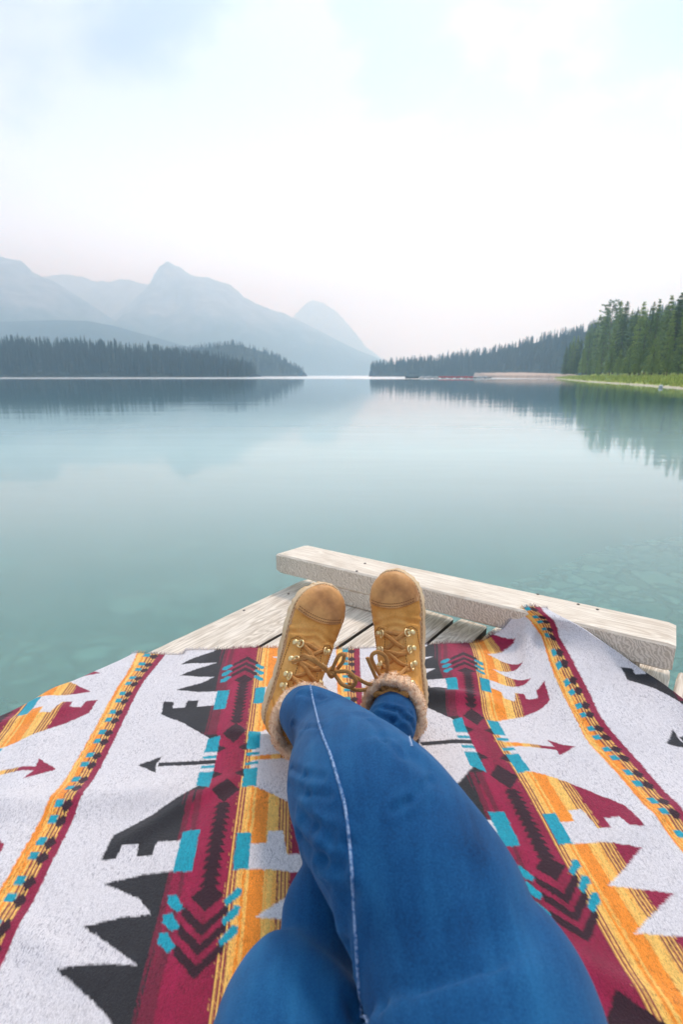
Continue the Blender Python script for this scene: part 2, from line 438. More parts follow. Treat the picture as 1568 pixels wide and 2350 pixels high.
def front_trees(n, xs, Vg, lo, hi, jr, h, label, group, seed):
    rng = random.Random(seed)
    for k in range(n):
        u = lo + (hi - lo) * (k + rng.uniform(0.15, 0.85)) / n
        p = surf_pick(Vg, rng, jr, u, u)
        o = bpy.data.objects.new('spruce_tree', fm[rng.randrange(7)]); SC.collection.objects.link(o)
        s = h * rng.choice((0.7, 0.8, 0.9, 1.0, 1.05, 1.1, 1.25))
        o.location = p - np.array([0, 0, 0.9]); o.scale = (s * 0.85, s * 0.85, s); o.rotation_euler = (0, 0, rng.uniform(0, 6.28))
        tag(o, label, 'tree', group)
front_trees(95, None, Vl, 0.42, 0.99, (-0.05, 0.12), 10.8, 'dark pointed spruce on the skyline of the left headland', 'spruces along the left headland skyline', 8)
front_trees(80, None, Vr, 0.0, 0.66, (-0.05, 0.10), 9.6, 'small blue-grey spruce on the skyline of the right-hand slope', 'spruces along the right slope skyline', 9)

# ------------------------------------------------------------------ near shore on the right
def land_h(x, y):
    return None
shore = np.array([DZ(x, y, WATER)[:2] for x, y in ((1268, 868.5), (1300, 871), (1340, 875), (1400, 879), (1470, 884), (1530, 889), (1580, 893), (1700, 903), (1900, 925))])
ns = 200
sp = smooth_path([(p[0], p[1], 0) for p in shore], ns)[:, :2]
back = np.array([0.93, 0.36])
prof = [(-1.5, -0.25), (-0.3, -0.05), (0, 0.02), (0.8, 0.10), (1.6, 0.32), (3, 0.60), (6, 0.85), (12, 1.2), (25, 2.0), (60, 4.0), (150, 7.0), (420, 10)]
rows = []
for d, hh in prof:
    nx = vnoise(sp * 0.4 + d, 5) * min(max(d, 0) * 0.25, 0.5)
    ca = back if d > 0 else back
    q = sp + np.outer(np.full(ns, d), ca)
    z = WATER + hh * (1 + 0.25 * vnoise(q * 0.25, 8, 3)) + 0.12 * vnoise(q * 1.3, 9, 3) * (d > 0.5)
    rows.append(np.c_[q + nx[:, None] * 0.5, z])
G = np.array(rows); R = len(prof)
idx = np.arange(R * ns).reshape(R, ns)
qf = np.stack([idx[:-1, :-1], idx[1:, :-1], idx[1:, 1:], idx[:-1, 1:]], -1).reshape(-1, 4)
gm = Mat('shore_ground')
v = gm.n('ShaderNodeNewGeometry').outputs['Position']
zz_ = gm.n('ShaderNodeSeparateXYZ', {0: v}).outputs[2]
gfac = gm.n('ShaderNodeMapRange', {0: gm.math('ADD', zz_, gm.math('MULTIPLY', gm.noise(v, 0.8, 4), 0.25)), 1: WATER + 0.20, 2: WATER + 0.34}).outputs[0]
gr = gm.ramp(gm.noise(v, 1.5, 5, 0.65), [(0.3, (0.20, 0.29, 0.035)), (0.7, (0.46, 0.52, 0.11))])
sn_ = gm.ramp(gm.noise(v, 4, 5), [(0.3, (0.40, 0.36, 0.26)), (0.7, (0.62, 0.57, 0.45))])
gm.set(Base_Color=gm.mix(gfac, sn_, gr), Roughness=0.95)
tag(obj('shore', mesh('shore', G.reshape(-1, 3), qf), gm.m), None, None, kind='structure')
def shore_at(s, d):
    i = s * (ns - 1.001); i0 = int(i); f = i - i0
    ds = [p[0] for p in prof]; j = max(0, min(len(ds) - 2, np.searchsorted(ds, d) - 1)); g = (d - ds[j]) / (ds[j + 1] - ds[j])
    a = G[j, i0] * (1 - f) + G[j, i0 + 1] * f; b_ = G[j + 1, i0] * (1 - f) + G[j + 1, i0 + 1] * f
    return a * (1 - g) + b_ * g
# gravel bar beyond
gb = []
bar = [(1118, 866.8), (1137, 867.2), (1180, 867.6), (1230, 868.0), (1285, 868.6), (1330, 869)]
brow = []
for d, hh in ((-2, -0.3), (0, 0.0), (1.0, 0.8), (2.2, 1.45), (6, 1.55), (40, 1.9), (160, 3.0)):
    r_ = []
    for k in range(60):
        x = np.interp(k, np.linspace(0, 59, len(bar)), [q[0] for q in bar]); y = np.interp(k, np.linspace(0, 59, len(bar)), [q[1] for q in bar])
        p = DZ(x, y, WATER); e = min(1, k / 5)
        r_.append((p[0] + d * 0.2, p[1] + d, WATER + hh * e * (1 + 0.08 * math.sin(k * 1.7) + 0.06 * math.sin(k * 4.1))))
    brow.append(r_)
brow = np.array(brow); idx = np.arange(7 * 60).reshape(7, 60)
qf = np.stack([idx[:-1, :-1], idx[:-1, 1:], idx[1:, 1:], idx[1:, :-1]], -1).reshape(-1, 4)
tag(obj('gravel_beach', mesh('gravel_beach', brow.reshape(-1, 3), qf), simple('pink_gravel', (0.52, 0.40, 0.32), 0.95, 0.2, 0.8)), None, None, kind='structure')

# grasses on the bank (uncountable)
rng = random.Random(12); V = []; F_ = []
for k in range(9000):
    s = rng.random() ** 0.8; d = rng.uniform(0.9, 9)
    p = shore_at(s * 0.93, d); hgt = rng.uniform(0.15, 0.5) * (1.0 + 0.5 * (rng.random() < 0.15)); w = rng.uniform(0.05, 0.16)
    a = rng.uniform(0, 3.14); dx, dy = w * math.cos(a), w * math.sin(a); n = len(V)
    lx, ly = rng.uniform(-.15, .15), rng.uniform(-.15, .15)
    V += [(p[0] - dx, p[1] - dy, p[2] - .05), (p[0] + dx, p[1] + dy, p[2] - .05), (p[0] + dx * .3 + lx, p[1] + dy * .3 + ly, p[2] + hgt)]; F_.append((n, n + 1, n + 2))
mg = Mat('bank_grass'); g_ = mg.n('ShaderNodeNewGeometry')
mg.set(Base_Color=mg.ramp(mg.math('ADD', mg.math('MULTIPLY', g_.outputs['Random Per Island'], 0.5), mg.math('MULTIPLY', mg.noise(g_.outputs['Position'], 0.5, 3), 0.6)), [(0.25, (0.20, 0.29, 0.03)), (0.85, (0.60, 0.64, 0.15))]), Roughness=0.9)
tag(obj('grass', mesh('grass', np.array(V), F_), mg.m, smooth=False), 'bright green grass along the right-hand bank below the conifers', 'grass', kind='stuff')

def near_conifer(rng, h, w, bare, dense, sag, kind):
    """trunk and a crown of many small needle sprays on drooping branches; kind 'spruce' or 'pine' (open, clumped top)"""
    tv, tf = tube_vf([(0, 0, -0.3), (0.02 * h * rng.uniform(-1, 1), 0, h * 0.5), (0, 0, h)], [h * 0.016, h * 0.010, h * 0.002], 7)
    V = []; F_ = []
    nl = int(h / 0.27)
    for k in range(nl):
        t = bare + (1 - bare) * (k + rng.uniform(0, 1)) / nl
        if kind == 'pine':
            L_ = w * (0.35 + 0.65 * math.sin(min(1, (1 - t) * 1.5 + 0.12) * math.pi * 0.62)) * rng.uniform(0.6, 1.15)
            nb_ = rng.randint(3, 5)
        else:
            L_ = w * ((1 - t) ** 0.72) * rng.uniform(0.7, 1.2) + 0.10
            if t < bare + 0.1: L_ *= 0.75
            nb_ = rng.randint(7, 9)
        z = h * t; a0 = rng.uniform(0, 6.28)
        for i in range(nb_):
            a = a0 + i * 6.283 / nb_ + rng.uniform(-.3, .3); bl = L_ * rng.uniform(0.6, 1.15)
            sg = sag * rng.uniform(0.6, 1.3) if t < 0.8 else -0.3
            ca, sa = math.cos(a), math.sin(a)
            m = max(3, int(bl / 0.11 * dense * 1.25))
            for q in range(m):
                f = (q + rng.random()) / m
                if kind == 'pine': f = 1 - (1 - f) ** 1.8; f = 0.35 + 0.65 * f
                r = bl * f; spread = 0.18 * bl * (1.2 - f) + 0.05
                x = r * ca + rng.gauss(0, spread * 0.55) ; y = r * sa + rng.gauss(0, spread * 0.55)
                zc = z - sg * r * f + rng.gauss(0, 0.06) + (0.10 * bl if kind == 'pine' else 0)
                s = rng.uniform(0.10, 0.21) * (1.0 if kind == 'spruce' else 1.15)
                ax = Vector((ca + rng.uniform(-.7, .7), sa + rng.uniform(-.7, .7), rng.uniform(-.6, .35))).normalized() * s
                bx = Vector((rng.uniform(-1, 1), rng.uniform(-1, 1), rng.uniform(-1, 1))); bx = bx.cross(ax).normalized() * s * 0.42
                c = Vector((x, y, zc)); n = len(V)
                V += [tuple(c - ax * 0.6 - bx * .6), tuple(c - ax * 0.3 + bx), tuple(c + ax), tuple(c + ax * 0.1 - bx)]
                F_.append((n, n + 1, n + 2, n + 3))
    return (tv, tf), (np.array(V), F_)
rng = random.Random(44)
protos = []
for (kind, w, bare, dense, sag) in (('spruce', 0.165, 0.05, 1.5, 0.30), ('spruce', 0.145, 0.04, 1.6, 0.38), ('spruce', 0.23, 0.08, 1.25, 0.22), ('pine', 0.17, 0.28, 1.5, 0.05), ('pine', 0.20, 0.12, 1.9, 0.08), ('spruce', 0.20, 0.15, 1.3, 0.3)):
    H0 = 12.0
    (tv, tf), (cv, cf) = near_conifer(rng, H0, w * H0, bare, dense, sag, kind)
    tm = mesh('trunk', np.array(tv), tf); tm.materials.append(M_bark)
    cm = mesh('crown', cv, cf)
    protos.append((tm, cm, kind, H0))
# (picture x of the stem, picture y of the tip, distance behind the shoreline, prototype)
grove = [(1294, 795, 14, 1, 0), (1309, 771, 18, 0, 1), (1326, 778, 14, 2, 1), (1345, 744, 15, 0, 0), (1362, 722, 22, 1, 1), (1378, 708, 16, 1, 0), (1388, 692, 20, 3, 0),
         (1405, 694, 17, 0, 1), (1418, 693, 15, 0, 1), (1432, 713, 22, 1, 0), (1445, 712, 16, 0, 1), (1456, 692, 15, 1, 1), (1468, 728, 12, 2, 0), (1478, 694, 17, 0, 0),
         (1490, 686, 15, 1, 0), (1502, 712, 22, 0, 1), (1515, 678, 15, 1, 0), (1524, 712, 13, 1, 1), (1536, 673, 15, 0, 0), (1546, 668, 20, 1, 1), (1556, 690, 12, 0, 0), (1568, 652, 15, 0, 0),
         (1584, 660, 14, 1, 1), (1605, 640, 13, 1, 0), (1335, 800, 9, 5, 1), (1398, 780, 10, 5, 0), (1440, 790, 11, 2, 1), (1495, 770, 10, 2, 1), (1372, 812, 10, 1, 0), (1418, 800, 9, 2, 0), (1465, 800, 9, 5, 0), (1530, 770, 10, 5, 1), (1316, 815, 11, 1, 0), (1352, 822, 9, 0, 0),
         (1302, 786, 26, 0, 0), (1318, 770, 28, 1, 1), (1338, 757, 27, 0, 0), (1354, 740, 30, 1, 0), (1370, 726, 28, 0, 1), (1396, 716, 27, 1, 0), (1411, 708, 30, 0, 0), (1438, 722, 28, 0, 1), (1462, 715, 27, 1, 0), (1485, 718, 29, 0, 0), (1508, 704, 27, 0, 1), (1531, 700, 29, 1, 0), (1551, 698, 27, 0, 1), (1562, 684, 30, 1, 0)]
ordn = 'first second third fourth fifth sixth seventh eighth ninth tenth eleventh twelfth thirteenth fourteenth fifteenth sixteenth seventeenth eighteenth nineteenth twentieth'.split() + ['twenty-' + w for w in 'first second third fourth fifth sixth seventh eighth ninth'.split()] + ['thirtieth', 'thirty-first', 'thirty-second', 'thirty-third', 'thirty-fourth'] + ['thirty-' + w for w in 'fifth sixth seventh eighth ninth'.split()] + ['fortieth'] + ['forty-' + w for w in 'first second third fourth fifth sixth seventh eighth ninth'.split()]
rng = random.Random(3)
spb = [None] * 3
cmv = {}
for rank, (px, py, dd, pi, mi) in enumerate(sorted(grove)):
    # position: on the ray of px where the land lies dd metres behind the shore line
    r = ray(px, 865); best = None
    for k in range(60):
        s = k / 59; p = shore_at(s, dd); e = abs(p[0] / p[1] - r[0] / r[1])
        if best is None or e < best[0]: best = (e, p)
    p = best[1]; Y = p[1]; p[0] = Y * r[0] / r[1]
    top = DY(px, py, Y)[2]; h = top - p[2]
    tm, cm, kind, H0 = protos[pi]
    mat = (M_near, M_dark, M_fresh)[1 if mi == 0 else 0] if rank % 5 else M_fresh
    key = (pi, mat.name)
    if key not in cmv:
        c2 = cm.copy(); c2.materials.clear(); c2.materials.append(mat); cmv[key] = c2
    t = empty('conifer_tree' if kind == 'spruce' else 'pine_tree', tuple(p), rng.uniform(0, 6.28))
    sx = h / H0 * rng.uniform(0.9, 1.2); t.scale = (sx, sx, h / H0)
    o = bpy.data.objects.new('trunk', tm); SC.collection.objects.link(o); o.parent = t
    o = bpy.data.objects.new('crown', cmv[key]); SC.collection.objects.link(o); o.parent = t
    look = {'spruce': ('narrow spire-shaped spruce', 'bushy green conifer')[pi in (2, 5)], 'pine': 'open-topped pine'}[kind]
    sz = 'low' if py > 765 else ('tall' if py < 700 else 'medium')
    tag(t, f'{sz} {look}, {ordn[rank]} stem from the left in the right-shore grove', 'tree', 'conifers of the grove on the right shore')

# ------------------------------------------------------------------ floating dock and boats far off
def M(name, c, **k): return simple(name, c, **k)
m_grey = M('weathered_boards', (0.22, 0.24, 0.25)); m_dark = M('dark_canvas', (0.02, 0.035, 0.03)); m_hull = M('pale_hull', (0.6, 0.62, 0.62)); m_red = M('red_hull', (0.80, 0.03, 0.02)); m_green = M('dark_green_hull', (0.04, 0.08, 0.08))
def at(x, y): return DZ(x, y, WATER)
p0 = at(928, 868); p1 = at(1128, 868.2)
dk = empty('floating_dock', tuple(p0))
dirv = (p1 - p0)[:2]; Ld = np.linalg.norm(dirv); dirv /= Ld; ang = math.atan2(dirv[1], dirv[0]); dk.rotation_euler = (0, 0, ang)
b = MB(); b.box((Ld * 0.5, 0.9, 0.30), (Ld, 1.6, 0.12)); obj('deck', b.me('deck'), m_grey, dk, False)
for k in range(12):
    b = MB(); b.box((Ld * (k + 0.5) / 12, 0.9, 0.10), (Ld / 12 * 0.7, 1.3, 0.26)); obj('float', b.me('float'), m_dark, dk, False)
for k in range(7):
    b = MB(); b.tube([(Ld * (0.03 + k * 0.155), 0.1, -0.3), (Ld * (0.03 + k * 0.155), 0.1, 1.0)], 0.07); obj('post', b.me('post'), m_grey, dk)
tag(dk, 'long low grey floating dock far across the lake in front of the gravel beach', 'dock')
def boat(loc, L_, w, hgt, mat, rz, name, label, cat, group=None, inner=True):
    e = empty(name, tuple(loc), rz); rings = []
    for t in np.linspace(0, 1, 14):
        x = (t - 0.5) * L_; wf = math.sin(min(1, (0.10 + t * 0.9) if t < 0.5 else (1 - t) * 1.1 + 0.02) * math.pi / 1.0 * 0.5 if t < .5 else max(0.03, (1 - t) * 2) * math.pi / 2) if cat != 'canoe' else max(0.04, math.sin(t * math.pi)) ** 0.6
        sheer = hgt * (1 + 0.35 * (2 * t - 1) ** 2); ww = w / 2 * wf
        rings.append([(x, -ww, sheer), (x, -ww * 0.9, hgt * 0.3), (x, -ww * 0.4, 0), (x, ww * 0.4, 0), (x, ww * 0.9, hgt * 0.3), (x, ww, sheer), (x, ww * 0.85, sheer), (x, ww * 0.6, hgt * 0.35), (x, -ww * 0.6, hgt * 0.35), (x, -ww * 0.85, sheer)])
    V_, F1 = loft([np.array(r_) for r_ in rings]); obj('hull', mesh('hull', V_, F1), mat, e)
    for s in (-0.2, 0.15):
        b = MB(); b.box((s * L_, 0, hgt * 0.7), (L_ * 0.07, w * 0.75, 0.04)); obj('seat', b.me('seat'), m_grey, e, False)
    tag(e, label, cat, group); return e
off = np.array([0, -1.3, -0.06])
mb_ = boat(at(946, 868) + off, 5.6, 1.9, 0.75, m_green, ang, 'motorboat', 'dark motorboat under a small black canopy at the outer end of the floating dock', 'boat')
b = MB(); b.box((0, 0, 2.25), (2.9, 1.8, 0.10)); b.box((-1.2, 0, 2.16), (0.5, 1.8, 0.2)); obj('canopy', b.me('canopy'), m_dark, mb_, False)
for sx in (-1, 1):
    for sy in (-1, 1):
        b = MB(); b.tube([(sx * 1.0, sy * 0.75, 0.6), (sx * 1.25, sy * 0.8, 2.25)], 0.035); obj('canopy_post', b.me('canopy_post'), m_grey, mb_)
b = MB(); b.box((-2.9, 0, 0.75), (0.35, 0.4, 0.8)); obj('outboard_motor', b.me('outboard_motor'), m_dark, mb_, False)
for k, (x, lab) in enumerate(((975, 'pale open skiff tied right beside the canopied motorboat'), (993, 'pale open skiff with a raised windscreen, second along the dock'), (1105, 'pale skiff moored near the beach end of the floating dock'))):
    s_ = boat(at(x, 867.5) + off * 0.9 + np.array([0, 2.6, 0]) * 0, 3.6 if k < 2 else 4.6, 1.5, 0.8, m_hull, ang, 'skiff', lab, 'boat', 'skiffs at the floating dock')
    if k:
        b = MB(); b.box((0.4, 0, 1.1), (0.08, 1.1, 0.6)); obj('windscreen', b.me('windscreen'), m_green, s_, False)
for k in range(5):
    c = p0 + np.array([*(dirv * Ld * (0.445 + 0.078 * k)), 0.37]) + np.array([0, 0.35, 0])
    boat(c, 3.1, 0.80, 0.42, m_red, ang, 'canoe', f'{ordn[k]} red canoe from the left in the line on the floating dock', 'canoe', 'red canoes lying on the floating dock')
for k, (px, lab) in enumerate(((1084, 'dark green rowboat just right of the red canoes'), (1118, 'dark green rowboat at the beach end of the floating dock'))):
    boat(at(px, 868) + off * 0.8, 3.4, 1.2, 0.5, m_green, ang, 'rowboat', lab, 'boat', 'dark rowboats at the dock')
# white buoy near the right bank
bp_ = at(1517, 889.5)
by = empty('buoy', tuple(bp_))
import bmesh
def uvsphere(r, seg=16, sc_=(1, 1, 1), loc=(0, 0, 0)):
    bm = bmesh.new(); bmesh.ops.create_uvsphere(bm, u_segments=seg, v_segments=seg // 2, radius=r)
    me = bpy.data.meshes.new('s'); bm.to_mesh(me); bm.free()
    me.transform(Matrix.Translation(loc) @ Matrix.Diagonal((*sc_, 1))); return me
obj('float', uvsphere(0.22, 16, (1, 1, 0.9), (0, 0, 0.12)), m_hull, by)
b = MB(); b.tube([(0, 0, 0.28), (0, 0, 0.42)], 0.035); obj('mooring_ring', b.me('mooring_ring'), m_grey, by)
tag(by, 'round white mooring buoy floating close to the grassy right bank', 'buoy')
# ------------------------------------------------------------------ the deck
PD = np.array([0.6, 0.8]); CD = np.array([0.8, -0.6])
def wood(name, base, dark, grain=1.0, saw=False):
    m = Mat(name)
    tc_ = m.n('ShaderNodeTexCoord'); oi = m.n('ShaderNodeObjectInfo')
    sh = m.n('ShaderNodeVectorMath', {0: tc_.outputs['Object'], 1: m.n('ShaderNodeCombineXYZ', {0: m.math('MULTIPLY', oi.outputs['Random'], 37.0), 1: m.math('MULTIPLY', oi.outputs['Random'], 11.0)}).outputs[0]}, operation='ADD').outputs[0]
    mp = m.n('ShaderNodeMapping', {'Vector': sh, 'Scale': (0.8, 9, 9)}).outputs[0]
    g1 = m.noise(mp, 3.0, 3, 0.5, 1.2)
    rings = m.math('FRACT', m.math('MULTIPLY', g1, 9.0))
    rings = m.math('ABSOLUTE', m.math('SUBTRACT', rings, 0.5))
    mp2 = m.n('ShaderNodeMapping', {'Vector': sh, 'Scale': (3, 160, 160)}).outputs[0]
    g2 = m.noise(mp2, 1.0, 4, 0.6)
    g3 = m.noise(sh, 7.0, 5, 0.6)
    f = m.math('ADD', m.math('MULTIPLY', rings, 0.45 * grain), m.math('ADD', m.math('MULTIPLY', g2, 0.38), m.math('MULTIPLY', g3, 0.35)))
    col = m.ramp(f, [(0.34, dark), (0.58, base), (0.9, tuple(min(0.93, c * 1.12) for c in base))])
    # thin dark checks along the grain
    mp3 = m.n('ShaderNodeMapping', {'Vector': sh, 'Scale': (1.2, 55, 55)}).outputs[0]
    ck = m.ramp(m.noise(mp3, 1.0, 2, 0.4), [(0.70, (1, 1, 1)), (0.76, (0.32, 0.28, 0.25))])
    # knots
    mk = m.n('ShaderNodeMapping', {'Vector': sh, 'Scale': (1.6, 4.5, 4.5)}).outputs[0]
    kn = m.n('ShaderNodeTexVoronoi', {'Vector': mk, 'Scale': 1.0}).outputs['Distance']
    kf = m.ramp(kn, [(0.05, (0.50, 0.40, 0.31)), (0.10, (0.80, 0.72, 0.62)), (0.16, (1, 1, 1))])
    col = m.mix(1.0, col, ck, 'MULTIPLY'); col = m.mix(1.0, col, kf, 'MULTIPLY')
    m.set(Roughness=0.85)
    hsum = m.math('ADD', m.math('MULTIPLY', g2, 0.6), m.math('MULTIPLY', rings, 0.4))
    if saw:
        # band-saw marks: slanted scallops on the sawn face
        ms = m.n('ShaderNodeMapping', {'Vector': tc_.outputs['Object'], 'Rotation': (0, math.radians(28), 0), 'Scale': (150, 60, 150)}).outputs[0]
        wv_ = m.n('ShaderNodeTexWave', {'Vector': ms, 'Scale': 0.26, 'Distortion': 14.0, 'Detail': 3, 'Detail Scale': 1.4}).outputs['Fac']
        nrm = m.n('ShaderNodeSeparateXYZ', {0: tc_.outputs['Normal']}).outputs[2]
        side = m.math('LESS_THAN', m.math('ABSOLUTE', nrm), 0.5)
        c2 = m.ramp(m.math('ADD', m.math('MULTIPLY', wv_, 0.6), m.math('MULTIPLY', g3, 0.4)), [(0.15, (0.50, 0.43, 0.34)), (0.5, (0.70, 0.62, 0.51)), (0.85, (0.82, 0.75, 0.64))])
        col = m.mix(side, col, c2)
        hsum = m.n('ShaderNodeMix', {0: side, 2: hsum, 3: m.math('MULTIPLY', wv_, 1.6)}, data_type='FLOAT').outputs[0]
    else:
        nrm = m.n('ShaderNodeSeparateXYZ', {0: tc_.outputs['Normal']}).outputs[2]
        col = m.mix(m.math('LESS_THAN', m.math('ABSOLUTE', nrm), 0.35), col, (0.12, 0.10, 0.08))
    m.l(col, m.b.inputs['Base Color'])
    m.bump(hsum, 0.22, 0.0012)
    return m.m
M_wood = wood('bleached_deck_board', (0.82, 0.75, 0.64), (0.50, 0.43, 0.34))
M_beam = wood('bleached_beam', (0.87, 0.80, 0.68), (0.60, 0.51, 0.40), 0.8, saw=True)
M_under = wood('damp_timber', (0.34, 0.30, 0.25), (0.16, 0.14, 0.12))

def timber(name, Lx, Wy, Hz, seed, worn=0.002, nx=60, bev=0.004, skew=0.0):
    """a sawn board lying along X: rounded arrises and slightly uneven faces; z from -Hz to 0"""
    rings = []
    for i, x in enumerate(np.linspace(0, Lx, nx)):
        e = 0.003 if i in (0, nx - 1) else 0.0
        hw = Wy / 2 - e; c = bev
        base = [(-hw + c, 0 - e), (-hw, -c - e), (-hw, -Hz + c + e), (-hw + c, -Hz + e), (hw - c, -Hz + e), (hw, -Hz + c + e), (hw, -c - e), (hw - c, 0 - e)]
        base.insert(8, (0.0, -e)); 
        base = np.array(base)
        n = vnoise(np.c_[np.full(len(base), x * 6.0), base * 30 + seed * 7.3], seed, 3) * worn
        n2 = vnoise(np.c_[np.full(1, x * 1.5), np.full(1, seed * 3.1)], seed, 2)[0] * worn
        rings.append(np.c_[np.full(len(base), x) + skew * (base[:, 0] / hw) * max(0, 1 - x / 0.1), base[:, 0] + n + n2, base[:, 1] - np.abs(n) * 0.7])
    V, F_ = loft(rings); return mesh(name, V, F_)

rot = math.atan2(PD[1], PD[0])
dock = empty('wooden_dock', (0, 1.0, 0))
tag(dock, 'sun-bleached wooden dock corner over the lake with a heavy raised edge beam', 'dock')
def place(o, loc, rz):
    o.rotation_euler = (0, 0, rz); o.location = Vector(loc) - dock.location
gaps = [-1.096, -0.892, -0.726, -0.548, -0.450, -0.304, -0.159, -0.014, 0.135, 0.29, 0.44, 0.60, 0.75, 0.90, 1.06, 1.22, 1.38]
gw = 0.0105
def endL(c): return 1.245 + (c + 1.1) * 0.094
for k in range(len(gaps) - 1):
    a, b_ = gaps[k] + gw / 2 * (k > 0), gaps[k + 1] - gw / 2
    w = b_ - a; c = (a + b_) / 2; x1 = endL(c) + 0.006 * math.sin(k * 7.7); x0 = -2.2
    me = timber('plank', x1 - x0, w, 0.048, 10 + k, 0.0022, 90)
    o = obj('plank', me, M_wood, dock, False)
    q = PD * x0 + CD * c
    place(o, (q[0], q[1], 0.0 - 0.0012 * (k % 3)), rot)
# joists, rim and posts below
for t in (-1.6, -0.9, -0.2, 0.45, 1.10):
    o = obj('joist', timber('joist', 2.42, 0.05, 0.16, int(50 + t * 10), 0.001, 12), M_under, dock, False)
    q = PD * t + CD * 1.36
    place(o, (q[0], q[1], -0.053), math.atan2(-CD[1], -CD[0]))
for (t, c) in ((1.08, -1.0), (1.08, 0.1), (1.08, 1.2), (-0.3, -1.0), (-1.6, -1.0), (-0.3, 1.2)):
    q = PD * (t - 0.09) + CD * c; b = MB(); b.tube([(0, 0, -2.6), (0, 0, -0.05)], 0.075, 14); o = obj('post', b.me('post'), M_under, dock)
    place(o, (q[0], q[1], 0), 0)
# heavy edge beam
N0 = np.array([-0.205, 1.575]); N1 = np.array([0.722, 0.990]); bd = (N1 - N0) / np.linalg.norm(N1 - N0); bn = np.array([-bd[1], bd[0]])
Lb = np.linalg.norm(N1 - N0); BW = 0.128; BTOP = 0.117; BH = 0.064
o = obj('edge_beam', timber('edge_beam', Lb, BW, BH, 3, 0.0016, 70, 0.005, 0.014), M_beam, dock, False)
q = N0 + bn * BW / 2; place(o, (q[0], q[1], BTOP), math.atan2(bd[1], bd[0]))
beam = o
sp0 = N0 + bd * 0.14 + bn * (0.002 + 0.045)
o = obj('spacer_block', timber('spacer_block', 0.27, 0.09, BTOP - BH, 5, 0.001, 20), M_beam, dock, False)
place(o, (sp0[0], sp0[1], BTOP - BH - 0.0005), math.atan2(bd[1], bd[0]))
sp1 = N0 + bd * (Lb - 0.22) + bn * (0.02 + 0.045)
o = obj('spacer_block', timber('spacer_block', 0.16, 0.09, BTOP - BH, 6, 0.001, 20), M_beam, dock, False)
place(o, (sp1[0], sp1[1], BTOP - BH - 0.0005), math.atan2(bd[1], bd[0]))
m_nail = simple('rusty_steel', (0.10, 0.085, 0.075), 0.6, 0.4, 300, metallic=0.6)
def nail_at(px, py, z, r=0.0038):
    p = DZ(px, py, z); b = MB()
    ring = [(r * math.cos(a), r * math.sin(a)) for a in np.linspace(0, 2 * math.pi, 11)[:-1]]
    b.add([(x, y, -0.004) for x, y in ring] + [(x, y, 0.0006) for x, y in ring] + [(0, 0, 0.0002)], [(i, (i + 1) % 10, 10 + (i + 1) % 10, 10 + i) for i in range(10)] + [(10 + i, 10 + (i + 1) % 10, 20) for i in range(10)])
    o = obj('nail', b.me('nail'), m_nail, dock); place(o, p, 0)
for px, py in ((819, 1310), (838, 1292), (1235, 1363) , (1328, 1386), (1372, 1398)): nail_at(px, py, BTOP + 0.0004)
for px, py in ((560, 1400), (662, 1362)): nail_at(px, py, 0.0004)

# ------------------------------------------------------------------ the blanket
th = math.radians(5.0)
EU = np.array([math.cos(th), math.sin(th)]); EV = np.array([math.sin(th), -math.cos(th)]); OB = np.array([-0.235, 1.166])
PU = 0.478; CV = 0.3875
def base_xy(u, v): return OB + np.multiply.outer(u, EU) + np.multiply.outer(v, EV)
def uv_of(px, py, z=0.006):
    p = DZ(px, py, z)[:2] - OB; return float(p @ EU), float(p @ EV)
def on_face(px, py, offs=0.012):          # where a picture ray meets the plane just in front of the beam's near face
    r = ray(px, py); o3 = np.array([0, 0, CAMH]); P0 = N0 - bn * offs
    t = (P0 @ bn) / (r[:2] @ bn); return o3 + r * t
ctrl = []                                   # u, v, world point
def C(u, v, p): ctrl.append((u, v, *p))
Z0 = 0.006
for u in np.arange(-1.0, 1.3, 0.12):
    for v in np.arange(0.45, 1.35, 0.15):
        if u > 0.66 and v < 0.62: continue
        C(u, v, (*base_xy(u, v), Z0))
for u in np.arange(-1.0, 0.2, 0.12):
    for v in (0.0, 0.15, 0.30):
        C(u, v, (*base_xy(u, v), Z0))
# hem wobble
C(-0.19, 0.0, DZ(420, 1506, Z0 + 0.004)); C(0.245, 0.0, DZ(820, 1490, Z0)); 
C(0.437, 0.0, DZ(1020, 1478, Z0 + 0.004)); C(0.53, 0.0, DZ(1098, 1474, Z0 + 0.002))
C(0.437, 0.07, DZ(1022, 1515, Z0 + 0.012)); C(0.435, 0.20, DZ(1037, 1570, Z0 + 0.012)); C(0.52, 0.20, DZ(1116, 1570, Z0 + 0.008))
C(0.478, 0.308, DZ(1085, 1636, Z0)); C(0.478, 0.46, DZ(1160, 1790, Z0))
C(0.64, 0.385, DZ(1300, 1716, Z0 + 0.006)); C(0.65, 0.21, DZ(1258, 1593, Z0 + 0.012))
C(0.627, 0.027, DZ(1182, 1474, 0.034)); C(0.624, 0.085, DZ(1201, 1523, 0.026)); C(0.627, 0.155, DZ(1219, 1561, 0.020)); C(0.539, 0.042, DZ(1118, 1502, 0.012)); C(0.543, 0.103, DZ(1131, 1537, 0.012)); C(0.60, 0.0, DZ(1130, 1452, 0.045)); C(0.65, 0.0, DZ(1172, 1422, 0.085))
